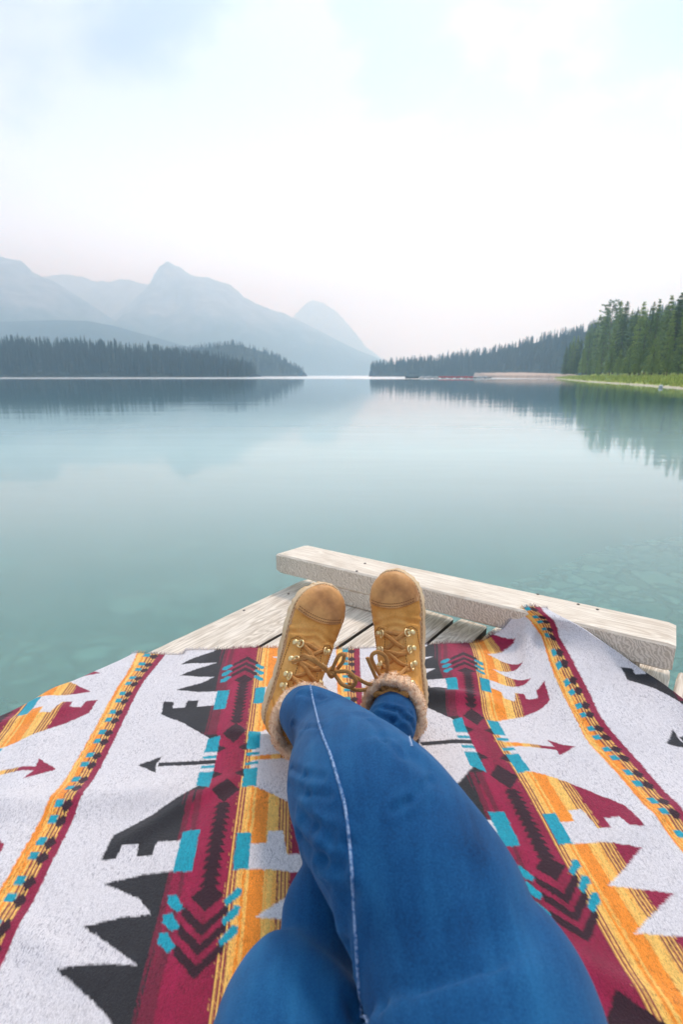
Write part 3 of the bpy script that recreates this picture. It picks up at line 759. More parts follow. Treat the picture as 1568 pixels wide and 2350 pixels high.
# the right thin stripe climbing on to the beam: (maroon right edge u=.732-.. )
C(0.718, 0.0, DZ(1228, 1389, 0.128)); C(0.732, 0.01, DZ(1250, 1400, 0.125))
C(0.727, 0.13, DZ(1283, 1468, 0.080)); C(0.727, 0.21, DZ(1320, 1532, 0.055)); C(0.727, 0.33, DZ(1378, 1648, 0.028)); C(0.727, 0.42, DZ(1440, 1722, 0.010)); C(0.727, 0.56, DZ(1565, 1870, Z0))
C(0.682, 0.13, DZ(1245, 1462, 0.062)); C(0.682, 0.33, DZ(1330, 1660, 0.018)); C(0.66, 0.05, DZ(1205, 1440, 0.078))
fold = [((0.735, 0.0), (1254, 1393)), ((0.752, 0.045), (1300, 1421)), ((0.775, 0.095), (1350, 1449)), ((0.795, 0.14), (1400, 1484)), ((0.818, 0.185), (1450, 1520)), ((0.836, 0.215), (1477, 1540)), ((0.872, 0.26), (1516, 1565)), ((0.905, 0.305), (1558, 1596)), ((0.96, 0.36), (1615, 1640)), ((1.25, 0.60), None)]
fold_w = []
for (uv, pp) in fold:
    if pp is None: w = np.array([*base_xy(*uv), 0.03])
    elif uv == (0.735, 0.0): w = DZ(*pp, 0.124)
    else:
        w = on_face(*pp)
        if w[0] > 0.70: w = DZ(*pp, 0.045)
    fold_w.append(w); C(*uv, w)
C(0.79, 0.253, DZ(1448, 1583, 0.030)) if False else None
C(0.792, 0.216, DZ(1426, 1541, 0.045)); C(0.80, 0.30, DZ(1462, 1608, 0.022)); C(0.796, 0.397, DZ(1543, 1714, 0.012)); C(0.90, 0.45, (*base_xy(0.90, 0.45), 0.012)); C(0.9, 0.6, (*base_xy(0.9, 0.6), Z0)); C(1.1, 0.7, (*base_xy(1.1, 0.7), Z0))
ctrl = np.array(ctrl); cu = ctrl[:, :2]; cb = np.c_[base_xy(cu[:, 0], cu[:, 1]), np.zeros(len(cu))]; res = ctrl[:, 2:5] - cb
def phi(r): return np.where(r > 1e-9, r * r * np.log(r + 1e-12), 0.0)
n = len(cu); K = phi(np.linalg.norm(cu[:, None] - cu[None], axis=2)) + np.eye(n) * 2e-4
Pm = np.c_[np.ones(n), cu]; A = np.block([[K, Pm], [Pm.T, np.zeros((3, 3))]])
sol = np.linalg.solve(A, np.vstack([res, np.zeros((3, 3))]))
def cloth_raw(uv):
    o_ = np.zeros((len(uv), 3))
    for s in range(0, len(uv), 20000):
        q = uv[s:s + 20000]; o_[s:s + 20000] = phi(np.linalg.norm(q[:, None] - cu[None], axis=2)) @ sol[:n] + np.c_[np.ones(len(q)), q] @ sol[n:]
    return np.c_[base_xy(uv[:, 0], uv[:, 1]), np.zeros(len(uv))] + o_
fuv = np.array([f[0] for f in fold])
EDGE0 = np.array([-0.508, 1.149]); NE = np.array([-0.8, 0.6])
def cloth(uv):
    uv = np.asarray(uv, float); q = uv.copy()
    # part beyond the fold line: find foot on the fold polyline
    best = np.full(len(uv), 1e9); foot = uv.copy(); beyond = np.zeros(len(uv), bool); dist = np.zeros(len(uv))
    cand = (uv[:, 0] > 0.70) & (uv[:, 1] < 0.75)
    ic = np.where(cand)[0]
    for a, b_ in zip(fuv[:-1], fuv[1:]):
        d = b_ - a; t = np.clip(((uv[ic] - a) @ d) / (d @ d), 0, 1); f_ = a + t[:, None] * d
        r = uv[ic] - f_; dd = np.linalg.norm(r, axis=1); side_ = d[0] * (uv[ic, 1] - a[1]) - d[1] * (uv[ic, 0] - a[0])
        m = dd < best[ic]; k = ic[m]
        best[k] = dd[m]; foot[k] = f_[m]; beyond[k] = side_[m] < 0; dist[k] = dd[m]
    q[beyond] = foot[beyond]
    P = cloth_raw(q)
    # soft undulation, wool thickness
    und = vnoise(uv * 7.0, 3, 2) * 0.0050 + vnoise(uv * 18, 5, 2) * 0.0014
    damp = np.clip(best / 0.05, 0, 1); P[:, 2] += (und + 0.002) * damp
    # broad shallow folds seen at the left and right
    s1 = (uv[:, 1] - (0.455 - 0.06 * (uv[:, 0] + 0.1))); P[:, 2] += 0.012 * np.exp(-(s1 / 0.030) ** 2) * np.clip((-uv[:, 0] - 0.02) / 0.1, 0, 1) * np.clip((uv[:, 0] + 0.62) / 0.2, 0, 1)
    s2 = (uv[:, 1] - (0.250 + 0.10 * (uv[:, 0] - 0.40))); P[:, 2] += 0.014 * np.exp(-(s2 / 0.022) ** 2) * np.exp(-((uv[:, 0] - 0.40) / 0.13) ** 2)
    s3 = (uv[:, 0] - (-0.45 + 0.25 * uv[:, 1])); P[:, 2] += 0.007 * np.exp(-(s3 / 0.035) ** 2)
    for (a0, a1, b0, b1, hh_, ww_) in ((-0.02, 0.30, 0.20, 0.42, 0.007, 0.014), (0.02, 0.42, -0.16, 0.56, 0.006, 0.016), (0.30, 0.33, 0.42, 0.20, 0.008, 0.014), (0.55, 0.62, 0.86, 0.50, 0.007, 0.020), (-0.30, 0.62, -0.10, 0.74, 0.006, 0.018), (-0.60, 0.30, -0.34, 0.20, 0.005, 0.018), (0.36, 0.70, 0.60, 0.86, 0.006, 0.020)):
        A_ = np.array([a0, a1]); D_ = np.array([b0, b1]) - A_; t_ = np.clip(((uv - A_) @ D_) / (D_ @ D_), 0, 1); dd_ = np.linalg.norm(uv - (A_ + t_[:, None] * D_), axis=1); P[:, 2] += hh_ * np.sin(t_ * math.pi) ** 0.7 * np.exp(-(dd_ / ww_) ** 2)
    P[:, 2] = np.maximum(P[:, 2], 0.003)
    if beyond.any():
        k = np.where(beyond)[0]; d = dist[k]; zf = P[k, 2].copy(); p = P[k]
        R_ = 0.010; a = np.minimum(d / R_, math.pi / 2)
        dn = np.array([bn[0], bn[1]])
        p[:, :2] += np.outer(R_ * 0.6 * np.sin(a), dn); drop = np.maximum(d - R_ * 0.6, 0)
        zl = zf - drop; under = np.maximum(0.0035 - zl, 0)
        zl = np.maximum(zl, 0.0035); p[:, 2] = zl
        p[:, :2] -= np.outer(under, dn)
        P[k] = p
    # over the left edge of the deck the cloth hangs straight down
    s = (P[:, :2] - EDGE0) @ NE; Rr = 0.014
    m = s > 0
    if m.any():
        ss = s[m]; a = np.minimum(ss / Rr, math.pi / 2); xy = P[m, :2] - np.outer(ss, NE) + np.outer(Rr * np.sin(a), NE)
        z = P[m, 2] - Rr * (1 - np.cos(a)) - np.maximum(ss - Rr * math.pi / 2, 0)
        P[m] = np.c_[xy, z]
    return P
# ---- the woven design
def inpoly(U, V, poly):
    poly = np.asarray(poly); r = np.zeros(U.shape, bool); j = len(poly) - 1
    for i in range(len(poly)):
        xi, yi = poly[i]; xj, yj = poly[j]
        c = ((yi > V) != (yj > V)) & (U < (xj - xi) * (V - yi) / (yj - yi + 1e-12) + xi); r ^= c; j = i
    return r
WHITE = np.array(srgb(227, 225, 228)); BLACK = np.array(srgb(42, 43, 48)); MAR = np.array(srgb(150, 26, 66)); TEAL = np.array(srgb(14, 160, 182)); ORA = np.array(srgb(250, 150, 44)); YEL = np.array(srgb(253, 202, 104)); DKM = np.array(srgb(52, 22, 36))
def design(U, V):
    sh = U.shape
    jit = vnoise(np.c_[U.ravel() * 260, V.ravel() * 260], 2, 2).reshape(sh) * 0.0015
    jit2 = vnoise(np.c_[U.ravel() * 260 + 50, V.ravel() * 260], 4, 2).reshape(sh) * 0.0015
    u = (U + 0.285) % PU - 0.285 + jit; v0 = V + jit2
    # mirrored about the arrow row, then about the far end of the motif
    ul = (U + 0.285) % PU - 0.285 + jit * 0.25
    w = v0 - CV; a = np.abs(w); a = np.where(a > 0.4725, 0.945 - a, a); v = a + CV
    a = np.abs(a); v = a + CV
    col = np.empty(sh + (3,)); col[:] = WHITE
    leftp = [(-0.046, 0.446), (-0.108, 0.500), (-0.158, 0.532), (-0.162, 0.573), (-0.141, 0.571), (-0.139, 0.551), (-0.115, 0.551), (-0.112, 0.572), (-0.09, 0.572), (-0.089, 0.551), (-0.054, 0.551), (-0.054, 0.600), (-0.095, 0.600), (-0.145, 0.610), (-0.092, 0.634), (-0.068, 0.657), (-0.105, 0.658), (-0.150, 0.667), (-0.100, 0.697), (-0.068, 0.718), (-0.110, 0.713), (-0.162, 0.715), (-0.12, 0.742), (-0.082, 0.768), (-0.068, 0.80), (-0.06, 0.84), (-0.06, 0.90), (0.0, 0.90), (0.0, 0.446)]
    rightp = [(0.022, 0.446), (0.052, 0.456), (0.075, 0.471), (0.108, 0.492), (0.172, 0.545), (0.174, 0.588), (0.151, 0.586), (0.149, 0.566), (0.125, 0.566), (0.123, 0.585), (0.104, 0.583), (0.098, 0.544), (0.076, 0.544), (0.074, 0.565), (0.05, 0.565), (0.05, 0.605), (0.09, 0.607), (0.149, 0.620), (0.104, 0.650), (0.065, 0.672), (0.10, 0.678), (0.146, 0.690), (0.105, 0.711), (0.061, 0.733), (0.094, 0.738), (0.155, 0.748), (0.115, 0.778), (0.075, 0.80), (0.066, 0.84), (0.06, 0.90), (0.0, 0.90), (0.0, 0.446)]
    black = inpoly(u, v, leftp); rt = inpoly(u, v, rightp)
    # the arrows (row CV)
    ar = (np.abs(w) < 0.0050) & (u > -0.128) & (u < -0.02); ah = inpoly(u, w, [(-0.163, 0), (-0.126, -0.023), (-0.132, 0), (-0.126, 0.023)])
    black |= ar | ah
    rr_ = (np.abs(w) < 0.0055) & (u > 0.02) & (u < 0.145); rh = inpoly(u, w, [(0.176, 0), (0.134, -0.027), (0.142, 0), (0.134, 0.027)])
    rt |= rr_ | rh
    col[black] = BLACK
    # column colours of the right half
    def setm(m, c): col[m] = c
    per = 0.0052; ph = (ul / per) % 1
    lines = np.where(ph[..., None] < 0.5, YEL, MAR * 0.7)
    m = rt; c = np.empty_like(col); c[:] = YEL
    st = vnoise(np.c_[u.ravel() * 420, V.ravel() * 9], 9, 2).reshape(sh)
    c = YEL * (1 + 0.10 * st[..., None]) * np.array([1, 1, 1]); c = np.where((st > 0.25)[..., None], YEL * 0.55 + ORA * 0.45, c)
    o_ = (u > 0.052) & (u < 0.073); c[o_] = ORA; o2 = (u > 0.044) & (u < 0.048); c[o2] = ORA
    l_ = (u > 0.091) & (u < 0.110); c[l_] = lines[l_]; c[u >= 0.110] = MAR
    col[m] = c[m]
    # spine column: maroon, fading to black through threads on the left
    spm = (u > -0.051) & (u < 0.0235) & ((v > 0.36))
    neck = np.clip((a - 0.055) / 0.05, 0, 1)
    lb = -0.027 - 0.027 * neck
    sp_ = (u > lb) & (u < 0.0235)
    mar = MAR * (0.95 + 0.22 * vnoise(np.c_[U.ravel() * 60, V.ravel() * 25], 6, 3).reshape(sh))[..., None]
    mar = mar + np.array([0.05, 0.0, 0.01]) * np.exp(-((u + 0.022) / 0.012) ** 2)[..., None]
    col[sp_] = mar[sp_]
    g = np.clip((-0.038 - u) / 0.034, 0, 1); thr = (vnoise(np.c_[u.ravel() * 330, V.ravel() * 5], 12, 1).reshape(sh) + 1) / 2
    tm = black & (u > -0.078) & (u < -0.036) & (a > 0.07) & (thr > g * 0.95)
    col[tm] = (MAR * 0.55 + BLACK * 0.4)
    # edge lines between spine and orange
    el = (u > 0.0215) & (u < 0.0375) & (v > 0.36); ln = ((ul - 0.0215) / 0.0053) % 1
    col[el] = np.where(ln[el][:, None] > 0.5, YEL, MAR * 0.8)
    # teal blocks
    def box_(u0, u1, v0_, v1_): return (u > u0) & (u < u1) & (v > v0_) & (v < v1_)
    for mk in (box_(-0.054, -0.028, 0.535, 0.602), box_(0.029, 0.051, 0.546, 0.605)): setm(mk, TEAL)
    mid = ((a > 0.024) & (a < 0.066 - 0.35 * np.clip(-u - 0.028, 0, 1))) | ((a > 0.0085) & (a < 0.0155))
    setm(mid & (u > -0.051) & (u < -0.027), TEAL); setm(mid & (u > 0.027) & (u < 0.051), TEAL)
    # dark figures on the spine
    du = np.abs(u)
    def dia(vc, hu, hv): return du / hu + np.abs(v - vc) / hv < 1
    dk = dia(0.458, 0.0235, 0.026) | dia(0.640, 0.022, 0.020)
    dk |= (np.abs(a - 0.032) < (du - 0.010) * 0.55) & (du > 0.010) & (du < 0.027)
    tr_ = (v > 0.484) & (v < 0.626) & (du < 0.006 + 0.0085 * (((v - 0.484) / 0.0118) % 1)); dk |= tr_
    for v1 in (0.684, 0.707, 0.731): dk |= (np.abs(v - (v1 - du * 0.95)) < 0.0068) & (du < 0.030)
    dk |= (v > 0.79) & (v < 0.84) & (du < (v - 0.79) * 1.0)
    col[dk & (u < 0.036)] = DKM
    # teal flecks beside the chevrons
    for k in range(3):
        vv_ = 0.0245 * k
        m1 = inpoly(u, v, [(-0.053, 0.634 + vv_), (-0.043, 0.633 + vv_), (-0.029, 0.652 + vv_), (-0.036, 0.658 + vv_), (-0.052, 0.645 + vv_)])
        m2 = inpoly(u, v, [(0.045, 0.632 + vv_), (0.038, 0.630 + vv_), (0.022, 0.648 + vv_), (0.026, 0.655 + vv_), (0.044, 0.642 + vv_)])
        setm(m1 | m2, TEAL)
    # black square nested left of the first teal block
    # thin stripe
    so = (u > -0.277) & (u < -0.257); col[so] = np.where((vnoise(np.c_[u[so] * 420, V[so] * 9], 19, 2) > 0.1)[:, None], ORA, YEL)
    sl = (u >= -0.257) & (u < -0.241); lp = ((ul + 0.257) / 0.0054) % 1; col[sl] = np.where(lp[sl][:, None] > 0.5, YEL, MAR * 0.75)
    sm = (u >= -0.241) & (u < -0.228); col[sm] = MAR
    vd_ = (V - 0.045) % 0.0615; vd2 = np.where(vd_ > 0.0307 + 0.0123, vd_ - 0.0615, vd_)
    for c0 in (0.0, 0.0245):
        dd = np.minimum(np.abs(vd_ - c0), np.abs(vd_ - c0 - 0.0615))
        m = (np.abs(u + 0.2585) < 0.0062) & (dd < 0.0065); col[m] = TEAL
        dd2 = np.minimum(np.abs(vd_ - c0 - 0.004), np.abs(vd_ - c0 - 0.0655)); m = (np.abs(u + 0.2450) + dd2 * 0.7 < 0.0085); col[m] = DKM
    return col
du_, dv_ = 0.0019, 0.0023
us = np.arange(-0.98, 1.12, du_); vs_ = np.arange(0.0, 1.22, dv_)
UU, VV_ = np.meshgrid(us, vs_)
uvf = np.c_[UU.ravel(), VV_.ravel()]
# hem is not perfectly straight
hemw = vnoise(np.c_[UU.ravel() * 6, UU.ravel() * 0], 41, 3) * 0.006
uvp = uvf.copy(); uvp[:, 1] += hemw * np.clip(1 - uvf[:, 1] / 0.1, 0, 1)
PB = cloth(uvp)
colr = sum(design(UU + a_ * du_, VV_ + b_ * dv_).reshape(-1, 3) for a_, b_ in ((-.25, -.3), (.25, .0), (0, .3))) / 3
sp_n = vnoise(np.c_[uvf[:, 0] * 420, uvf[:, 1] * 170], 77, 2)
iswhite = np.abs(colr - WHITE).sum(1) < 0.02
spk = np.clip((sp_n - 0.10) * 2.2, 0, 1)[:, None] * 0.16
cover = (vnoise(uvf * 9, 78, 3) * 0.35 + 0.65)[:, None]
colr = np.where(iswhite[:, None], colr * (1 - spk * np.clip(cover, 0, 1)), colr * (1 + 0.16 * sp_n[:, None]))
hs = uvf[:, 1] < 0.006
nv, nu = UU.shape; idx = np.arange(nv * nu).reshape(nv, nu)
qf = np.stack([idx[:-1, :-1], idx[1:, :-1], idx[1:, 1:], idx[:-1, 1:]], -1).reshape(-1, 4)
bme = mesh('blanket', PB, qf)
ca = bme.color_attributes.new('weave', 'FLOAT_COLOR', 'POINT')
ca.data.foreach_set('color', np.c_[colr, np.ones(len(colr))].astype(np.float32).ravel())
bl = Mat('woven_wool')
at_ = bl.n('ShaderNodeAttribute', attribute_name='weave')
gpos = bl.coord('Object')
mps = bl.n('ShaderNodeMapping', {'Vector': gpos, 'Rotation': (0, 0, math.radians(-5)), 'Scale': (900, 420, 600)}).outputs[0]
fz = bl.noise(mps, 1.0, 3, 0.6)
wv2 = bl.noise(gpos, 260, 4, 0.7)
f = bl.ramp(fz, [(0.30, (0.72, 0.72, 0.74)), (0.62, (1.04, 1.04, 1.04))])
mp4 = bl.n('ShaderNodeMapping', {'Vector': gpos, 'Rotation': (0, 0, math.radians(-5)), 'Scale': (420, 170, 300)}).outputs[0]
f2 = bl.ramp(bl.noise(mp4, 1.0, 3, 0.65), [(0.34, (0.56, 0.56, 0.60)), (0.48, (1, 1, 1))])
f2 = bl.mix(bl.ramp(bl.noise(gpos, 14, 3), [(0.35, (0.15, 0.15, 0.15)), (0.65, (1, 1, 1))]), (0.97, 0.97, 0.97), f2)
f = bl.mix(1.0, f, f2, 'MULTIPLY')
bl.set(Base_Color=bl.mix(1.0, at_.outputs['Color'], f, 'MULTIPLY'), Roughness=0.95)
bl.b.inputs['Sheen Weight'].default_value = 0.25; bl.b.inputs['Sheen Roughness'].default_value = 0.6
bl.b.inputs['Specular IOR Level'].default_value = 0.15
bl.bump(bl.math('ADD', bl.math('MULTIPLY', fz, 0.6), bl.math('MULTIPLY', wv2, 0.7)), 0.75, 0.0016)
blanket = obj('blanket', bme, bl.m)
tag(blanket, 'white wool blanket woven with black, maroon, orange and turquoise arrows, spread under the legs', 'blanket')
# fringe of loose threads along the hem
rng = random.Random(9); FV = []; FF = []; FC = []
uu_ = np.arange(-0.60, 0.75, 0.0017); q = np.c_[uu_, np.zeros(len(uu_))]
q[:, 1] += vnoise(np.c_[uu_ * 6, uu_ * 0], 41, 3) * 0.006 + 0.001
P0_ = cloth(q); P1_ = cloth(q + np.array([0, 0.004])); cc = design(q[:, 0][None], (q[:, 1] * 0 + 0.004)[None])[0]
for i in range(len(uu_)):
    for rep in range(2):
        d = P0_[i] - P1_[i]; d /= np.linalg.norm(d) + 1e-9
        L_ = rng.uniform(0.003, 0.012); side_ = np.array([EU[0], EU[1], 0]) * rng.uniform(-0.6, 0.6)
        upv = np.array([0, 0, rng.uniform(-0.1, 0.8)])
        a = P0_[i] + np.array([rng.uniform(-.001, .001), 0, 0.0005]); m_ = a + (d + side_ * .5 + upv) * L_ * 0.5; e = a + (d + side_) * L_ + upv * L_ * 0.6
        wd = np.array([EU[0], EU[1], 0]) * 0.0004; n0 = len(FV)
        up3 = np.array([0, 0, 0.0006])
        FV += [a - wd, a + wd, m_ + wd, m_ - wd, e, a + up3, m_ + up3]
        FF += [(n0, n0 + 1, n0 + 2), (n0, n0 + 2, n0 + 3), (n0 + 3, n0 + 2, n0 + 4), (n0, n0 + 5, n0 + 6), (n0, n0 + 6, n0 + 3), (n0 + 5, n0 + 1, n0 + 2), (n0 + 5, n0 + 2, n0 + 6), (n0 + 6, n0 + 2, n0 + 4), (n0 + 6, n0 + 4, n0 + 3)]
        c_ = cc[i] * 0.6 + (np.array(srgb(120, 60, 90)) if rng.random() < 0.5 else np.array(srgb(70, 70, 85))) * 0.4
        FC += [(*c_, 1)] * 7
fme = mesh('fringe', np.array(FV), FF); fa = fme.color_attributes.new('weave', 'FLOAT_COLOR', 'POINT'); fa.data.foreach_set('color', np.array(FC, dtype=np.float32).ravel())
obj('fringe', fme, bl.m, blanket)
# ------------------------------------------------------------------ the person: boots and jeans
CAMP = np.array([0, 0, CAMH])
person = empty('person', (0.0, 0.0, 0.0))
tag(person, 'person in blue jeans and tan boots, legs crossed and stretched out on the blanket', 'person')

def evaluated(o, name):
    dg = bpy.context.evaluated_depsgraph_get(); dg.update()
    me = bpy.data.meshes.new_from_object(o.evaluated_get(dg)); me.name = name
    return me
def remeshed(name, parts, voxel, smooth_it, factor=0.5):
    b = MB()
    for V, F_ in parts: b.add(V, F_)
    t = obj('temp', b.me('temp'), None, None, False)
    r = t.modifiers.new('r', 'REMESH'); r.mode = 'VOXEL'; r.voxel_size = voxel
    s = t.modifiers.new('s', 'SMOOTH'); s.factor = factor; s.iterations = smooth_it
    bpy.context.view_layer.update()
    me = evaluated(t, name); old = t.data
    bpy.data.objects.remove(t); bpy.data.meshes.remove(old)
    return me
def bvh_of(me):
    n = len(me.vertices); co = np.empty(n * 3); me.vertices.foreach_get('co', co)
    return BVHTree.FromPolygons([Vector(c) for c in co.reshape(-1, 3)], [tuple(p.vertices) for p in me.polygons])

# materials
nub = Mat('tan_nubuck'); oc = nub.coord('Object')
n1_ = nub.noise(oc, 26, 5, 0.6); n2_ = nub.noise(oc, 420, 3, 0.6); n0_ = nub.noise(oc, 9, 3)
nub.set(Base_Color=nub.mix(1.0, nub.ramp(nub.math('ADD', nub.math('MULTIPLY', n0_, 0.5), nub.math('MULTIPLY', n1_, 0.5)), [(0.35, (0.54, 0.235, 0.055)), (0.50, (0.72, 0.345, 0.088)), (0.66, (0.84, 0.46, 0.15))]), nub.ramp(n2_, [(0.3, (0.86, 0.86, 0.86)), (0.7, (1.05, 1.05, 1.05))]), 'MULTIPLY'), Roughness=0.85)
nub.b.inputs['Sheen Weight'].default_value = 0.08; nub.b.inputs['Sheen Tint'].default_value = (1, 0.7, 0.4, 1); nub.b.inputs['Specular IOR Level'].default_value = 0.08
nub.bump(nub.math('ADD', nub.math('MULTIPLY', n2_, 0.4), nub.math('MULTIPLY', n1_, 0.9)), 0.4, 0.0016)
cap = Mat('burnished_toe_leather'); oc = cap.coord('Object')
a_ = cap.noise(oc, 16, 4, 0.6); mpc = cap.n('ShaderNodeMapping', {'Vector': oc, 'Rotation': (0, 0, 0.35), 'Scale': (170, 14, 60)}).outputs[0]
scr = cap.ramp(cap.noise(mpc, 1.0, 3, 0.5), [(0.64, (0, 0, 0)), (0.74, (0.8, 0.8, 0.8))])
blot = cap.ramp(cap.noise(oc, 30, 3), [(0.45, (0, 0, 0)), (0.6, (1, 1, 1))])
basec = cap.ramp(a_, [(0.34, (0.30, 0.130, 0.042)), (0.48, (0.47, 0.220, 0.072)), (0.62, (0.66, 0.34, 0.115))])
cap.set(Base_Color=cap.mix(cap.math('MULTIPLY', scr, blot), basec, (0.72, 0.47, 0.25)), Roughness=0.52)
cap.b.inputs['Specular IOR Level'].default_value = 0.4
cap.bump(cap.math('ADD', cap.math('MULTIPLY', cap.noise(oc, 500, 2), 0.2), a_), 0.3, 0.002)
sol = Mat('gum_sole'); oc = sol.coord('Object')
sol.set(Base_Color=sol.ramp(sol.noise(oc, 30, 4), [(0.3, (0.60, 0.40, 0.20)), (0.7, (0.80, 0.60, 0.36))]), Roughness=0.5)
sol.b.inputs['Subsurface Weight'].default_value = 0.15; sol.b.inputs['Subsurface Radius'].default_value = (0.01, 0.006, 0.003)
lac = Mat('brown_lace'); oc = lac.coord('Object')
lw = lac.noise(lac.n('ShaderNodeMapping', {'Vector': oc, 'Scale': (900, 900, 900)}).outputs[0], 1.0, 2)
lac.set(Base_Color=lac.ramp(lw, [(0.35, (0.38, 0.165, 0.042)), (0.65, (0.64, 0.32, 0.095))]), Roughness=0.85); lac.bump(lw, 0.6, 0.0008)
brass = Mat('pale_brass'); brass.set(Base_Color=(0.86, 0.68, 0.36, 1), Metallic=0.95, Roughness=0.30)
flc = Mat('sherpa_fleece'); oc = flc.coord('Object'); gi = flc.n('ShaderNodeNewGeometry')
ff = flc.math('ADD', flc.math('MULTIPLY', flc.noise(oc, 190, 3, 0.6), 0.7), flc.math('MULTIPLY', gi.outputs['Random Per Island'], 0.35))
flc.set(Base_Color=flc.ramp(ff, [(0.28, (0.60, 0.33, 0.17)), (0.5, (0.90, 0.60, 0.37)), (0.8, (0.95, 0.78, 0.57))]), Roughness=0.95)
flc.b.inputs['Sheen Weight'].default_value = 0.4
flc.bump(flc.noise(oc, 230, 3, 0.6), 0.7, 0.003)
sti = Mat('stitch_thread'); sti.set(Base_Color=(0.22, 0.085, 0.02, 1), Roughness=0.8)

def se_ring(Y, hw, zb, zt, n=36, p=0.82, x0=0.0):
    r = []
    zm = zb + (zt - zb) * 0.36
    for k in range(n):
        a = 2 * math.pi * k / n; c, s = math.cos(a), math.sin(a)
        x = x0 + hw * math.copysign(abs(c) ** p, c); z = zm + ((zt - zm) * abs(s) ** 0.95 if s > 0 else -(zm - zb) * abs(s) ** 0.6)
        r.append((x, Y, z))
    return np.array(r)
ST = [(0.004, .020, .075), (0.014, .031, .10), (0.035, .036, .115), (0.06, .0365, .125), (0.085, .036, .125), (0.105, .0365, .116), (0.125, .038, .106), (0.15, .0405, .094), (0.175, .0435, .084), (0.20, .0465, .077), (0.225, .0480, .0725), (0.245, .0465, .069), (0.262, .0415, .064), (0.274, .034, .058), (0.283, .023, .052), (0.288, .010, .047)]
ZB = 0.036
def foot_parts(bend, sx):
    cx_ = lambda Y: bend * ((Y - 0.10) / 0.18) ** 2 * (1 if Y > 0.10 else 0)
    rings = [se_ring(Y, hw, ZB - 0.004, zt, x0=cx_(Y)) for Y, hw, zt in ST]
    foot = loft(rings)
    sh = []
    for z in np.linspace(0.05, 0.150, 12):
        t = (z - 0.05) / 0.10
        rx = 0.036 + 0.009 * t; ry = 0.048 + 0.006 * t; yc = 0.054 + 0.012 * t
        sh.append(np.array([(sx * t + rx * math.cos(a), yc + ry * math.sin(a), z) for a in np.linspace(0, 2 * math.pi, 37)[:-1]]))
    return [foot, loft(sh)], cx_

def foot_outline(cx_, grow=0.006, n=96):
    """plan outline of the sole"""
    ys = [0.0] + [s[0] for s in ST] + [0.296]; hw = [0.012] + [max(s[1], .02) for s in ST] + [0.006]
    pts = []
    yy = np.concatenate([0.0 - 0.004 + 0.300 * (1 - np.cos(np.linspace(0, math.pi, n // 2))) / 2])
    for y in yy: pts.append((cx_(y) + np.interp(y, ys, hw) + grow * min(1, (y + .006) / .02, (0.298 - y) / 0.006 + 0.15), y))
    for y in yy[::-1][1:-1]: pts.append((cx_(y) - np.interp(y, ys, hw) - grow * min(1, (y + .006) / .02, (0.298 - y) / 0.006 + 0.15), y))
    return np.array(pts)

def add_panel(src, name, mat, parent, planes, offset, warp=None, skirt=0.002):
    """a leather piece laid over the upper: region of the surface cut by planes in warped x, y"""
    bm = bmesh.new(); bm.from_mesh(src)
    fw = warp or (lambda x, y: 0.0)
    for v in bm.verts: v.co.y -= fw(v.co.x, v.co.y)
    for (co, no) in planes:
        bmesh.ops.bisect_plane(bm, geom=bm.verts[:] + bm.edges[:] + bm.faces[:], plane_co=co, plane_no=no, clear_outer=True)
    for v in bm.verts: v.co.y += fw(v.co.x, v.co.y + fw(v.co.x, v.co.y))
    bm.normal_update()
    nm = {v: v.normal.copy() for v in bm.verts}
    for v in bm.verts: v.co += nm[v] * offset
    be = [e for e in bm.edges if e.is_boundary]
    r = bmesh.ops.extrude_edge_only(bm, edges=be)
    nv_ = [g for g in r['geom'] if isinstance(g, bmesh.types.BMVert)]
    for v in nv_:
        o_ = None
        for e in v.link_edges:
            w = e.other_vert(v)
            if w in nm: o_ = w; break
        if o_: v.co -= nm[o_] * (offset + skirt * 0.5)
    bm.normal_update()
    me = bpy.data.meshes.new(name); bm.to_mesh(me); bm.free()
    return obj(name, me, mat, parent)

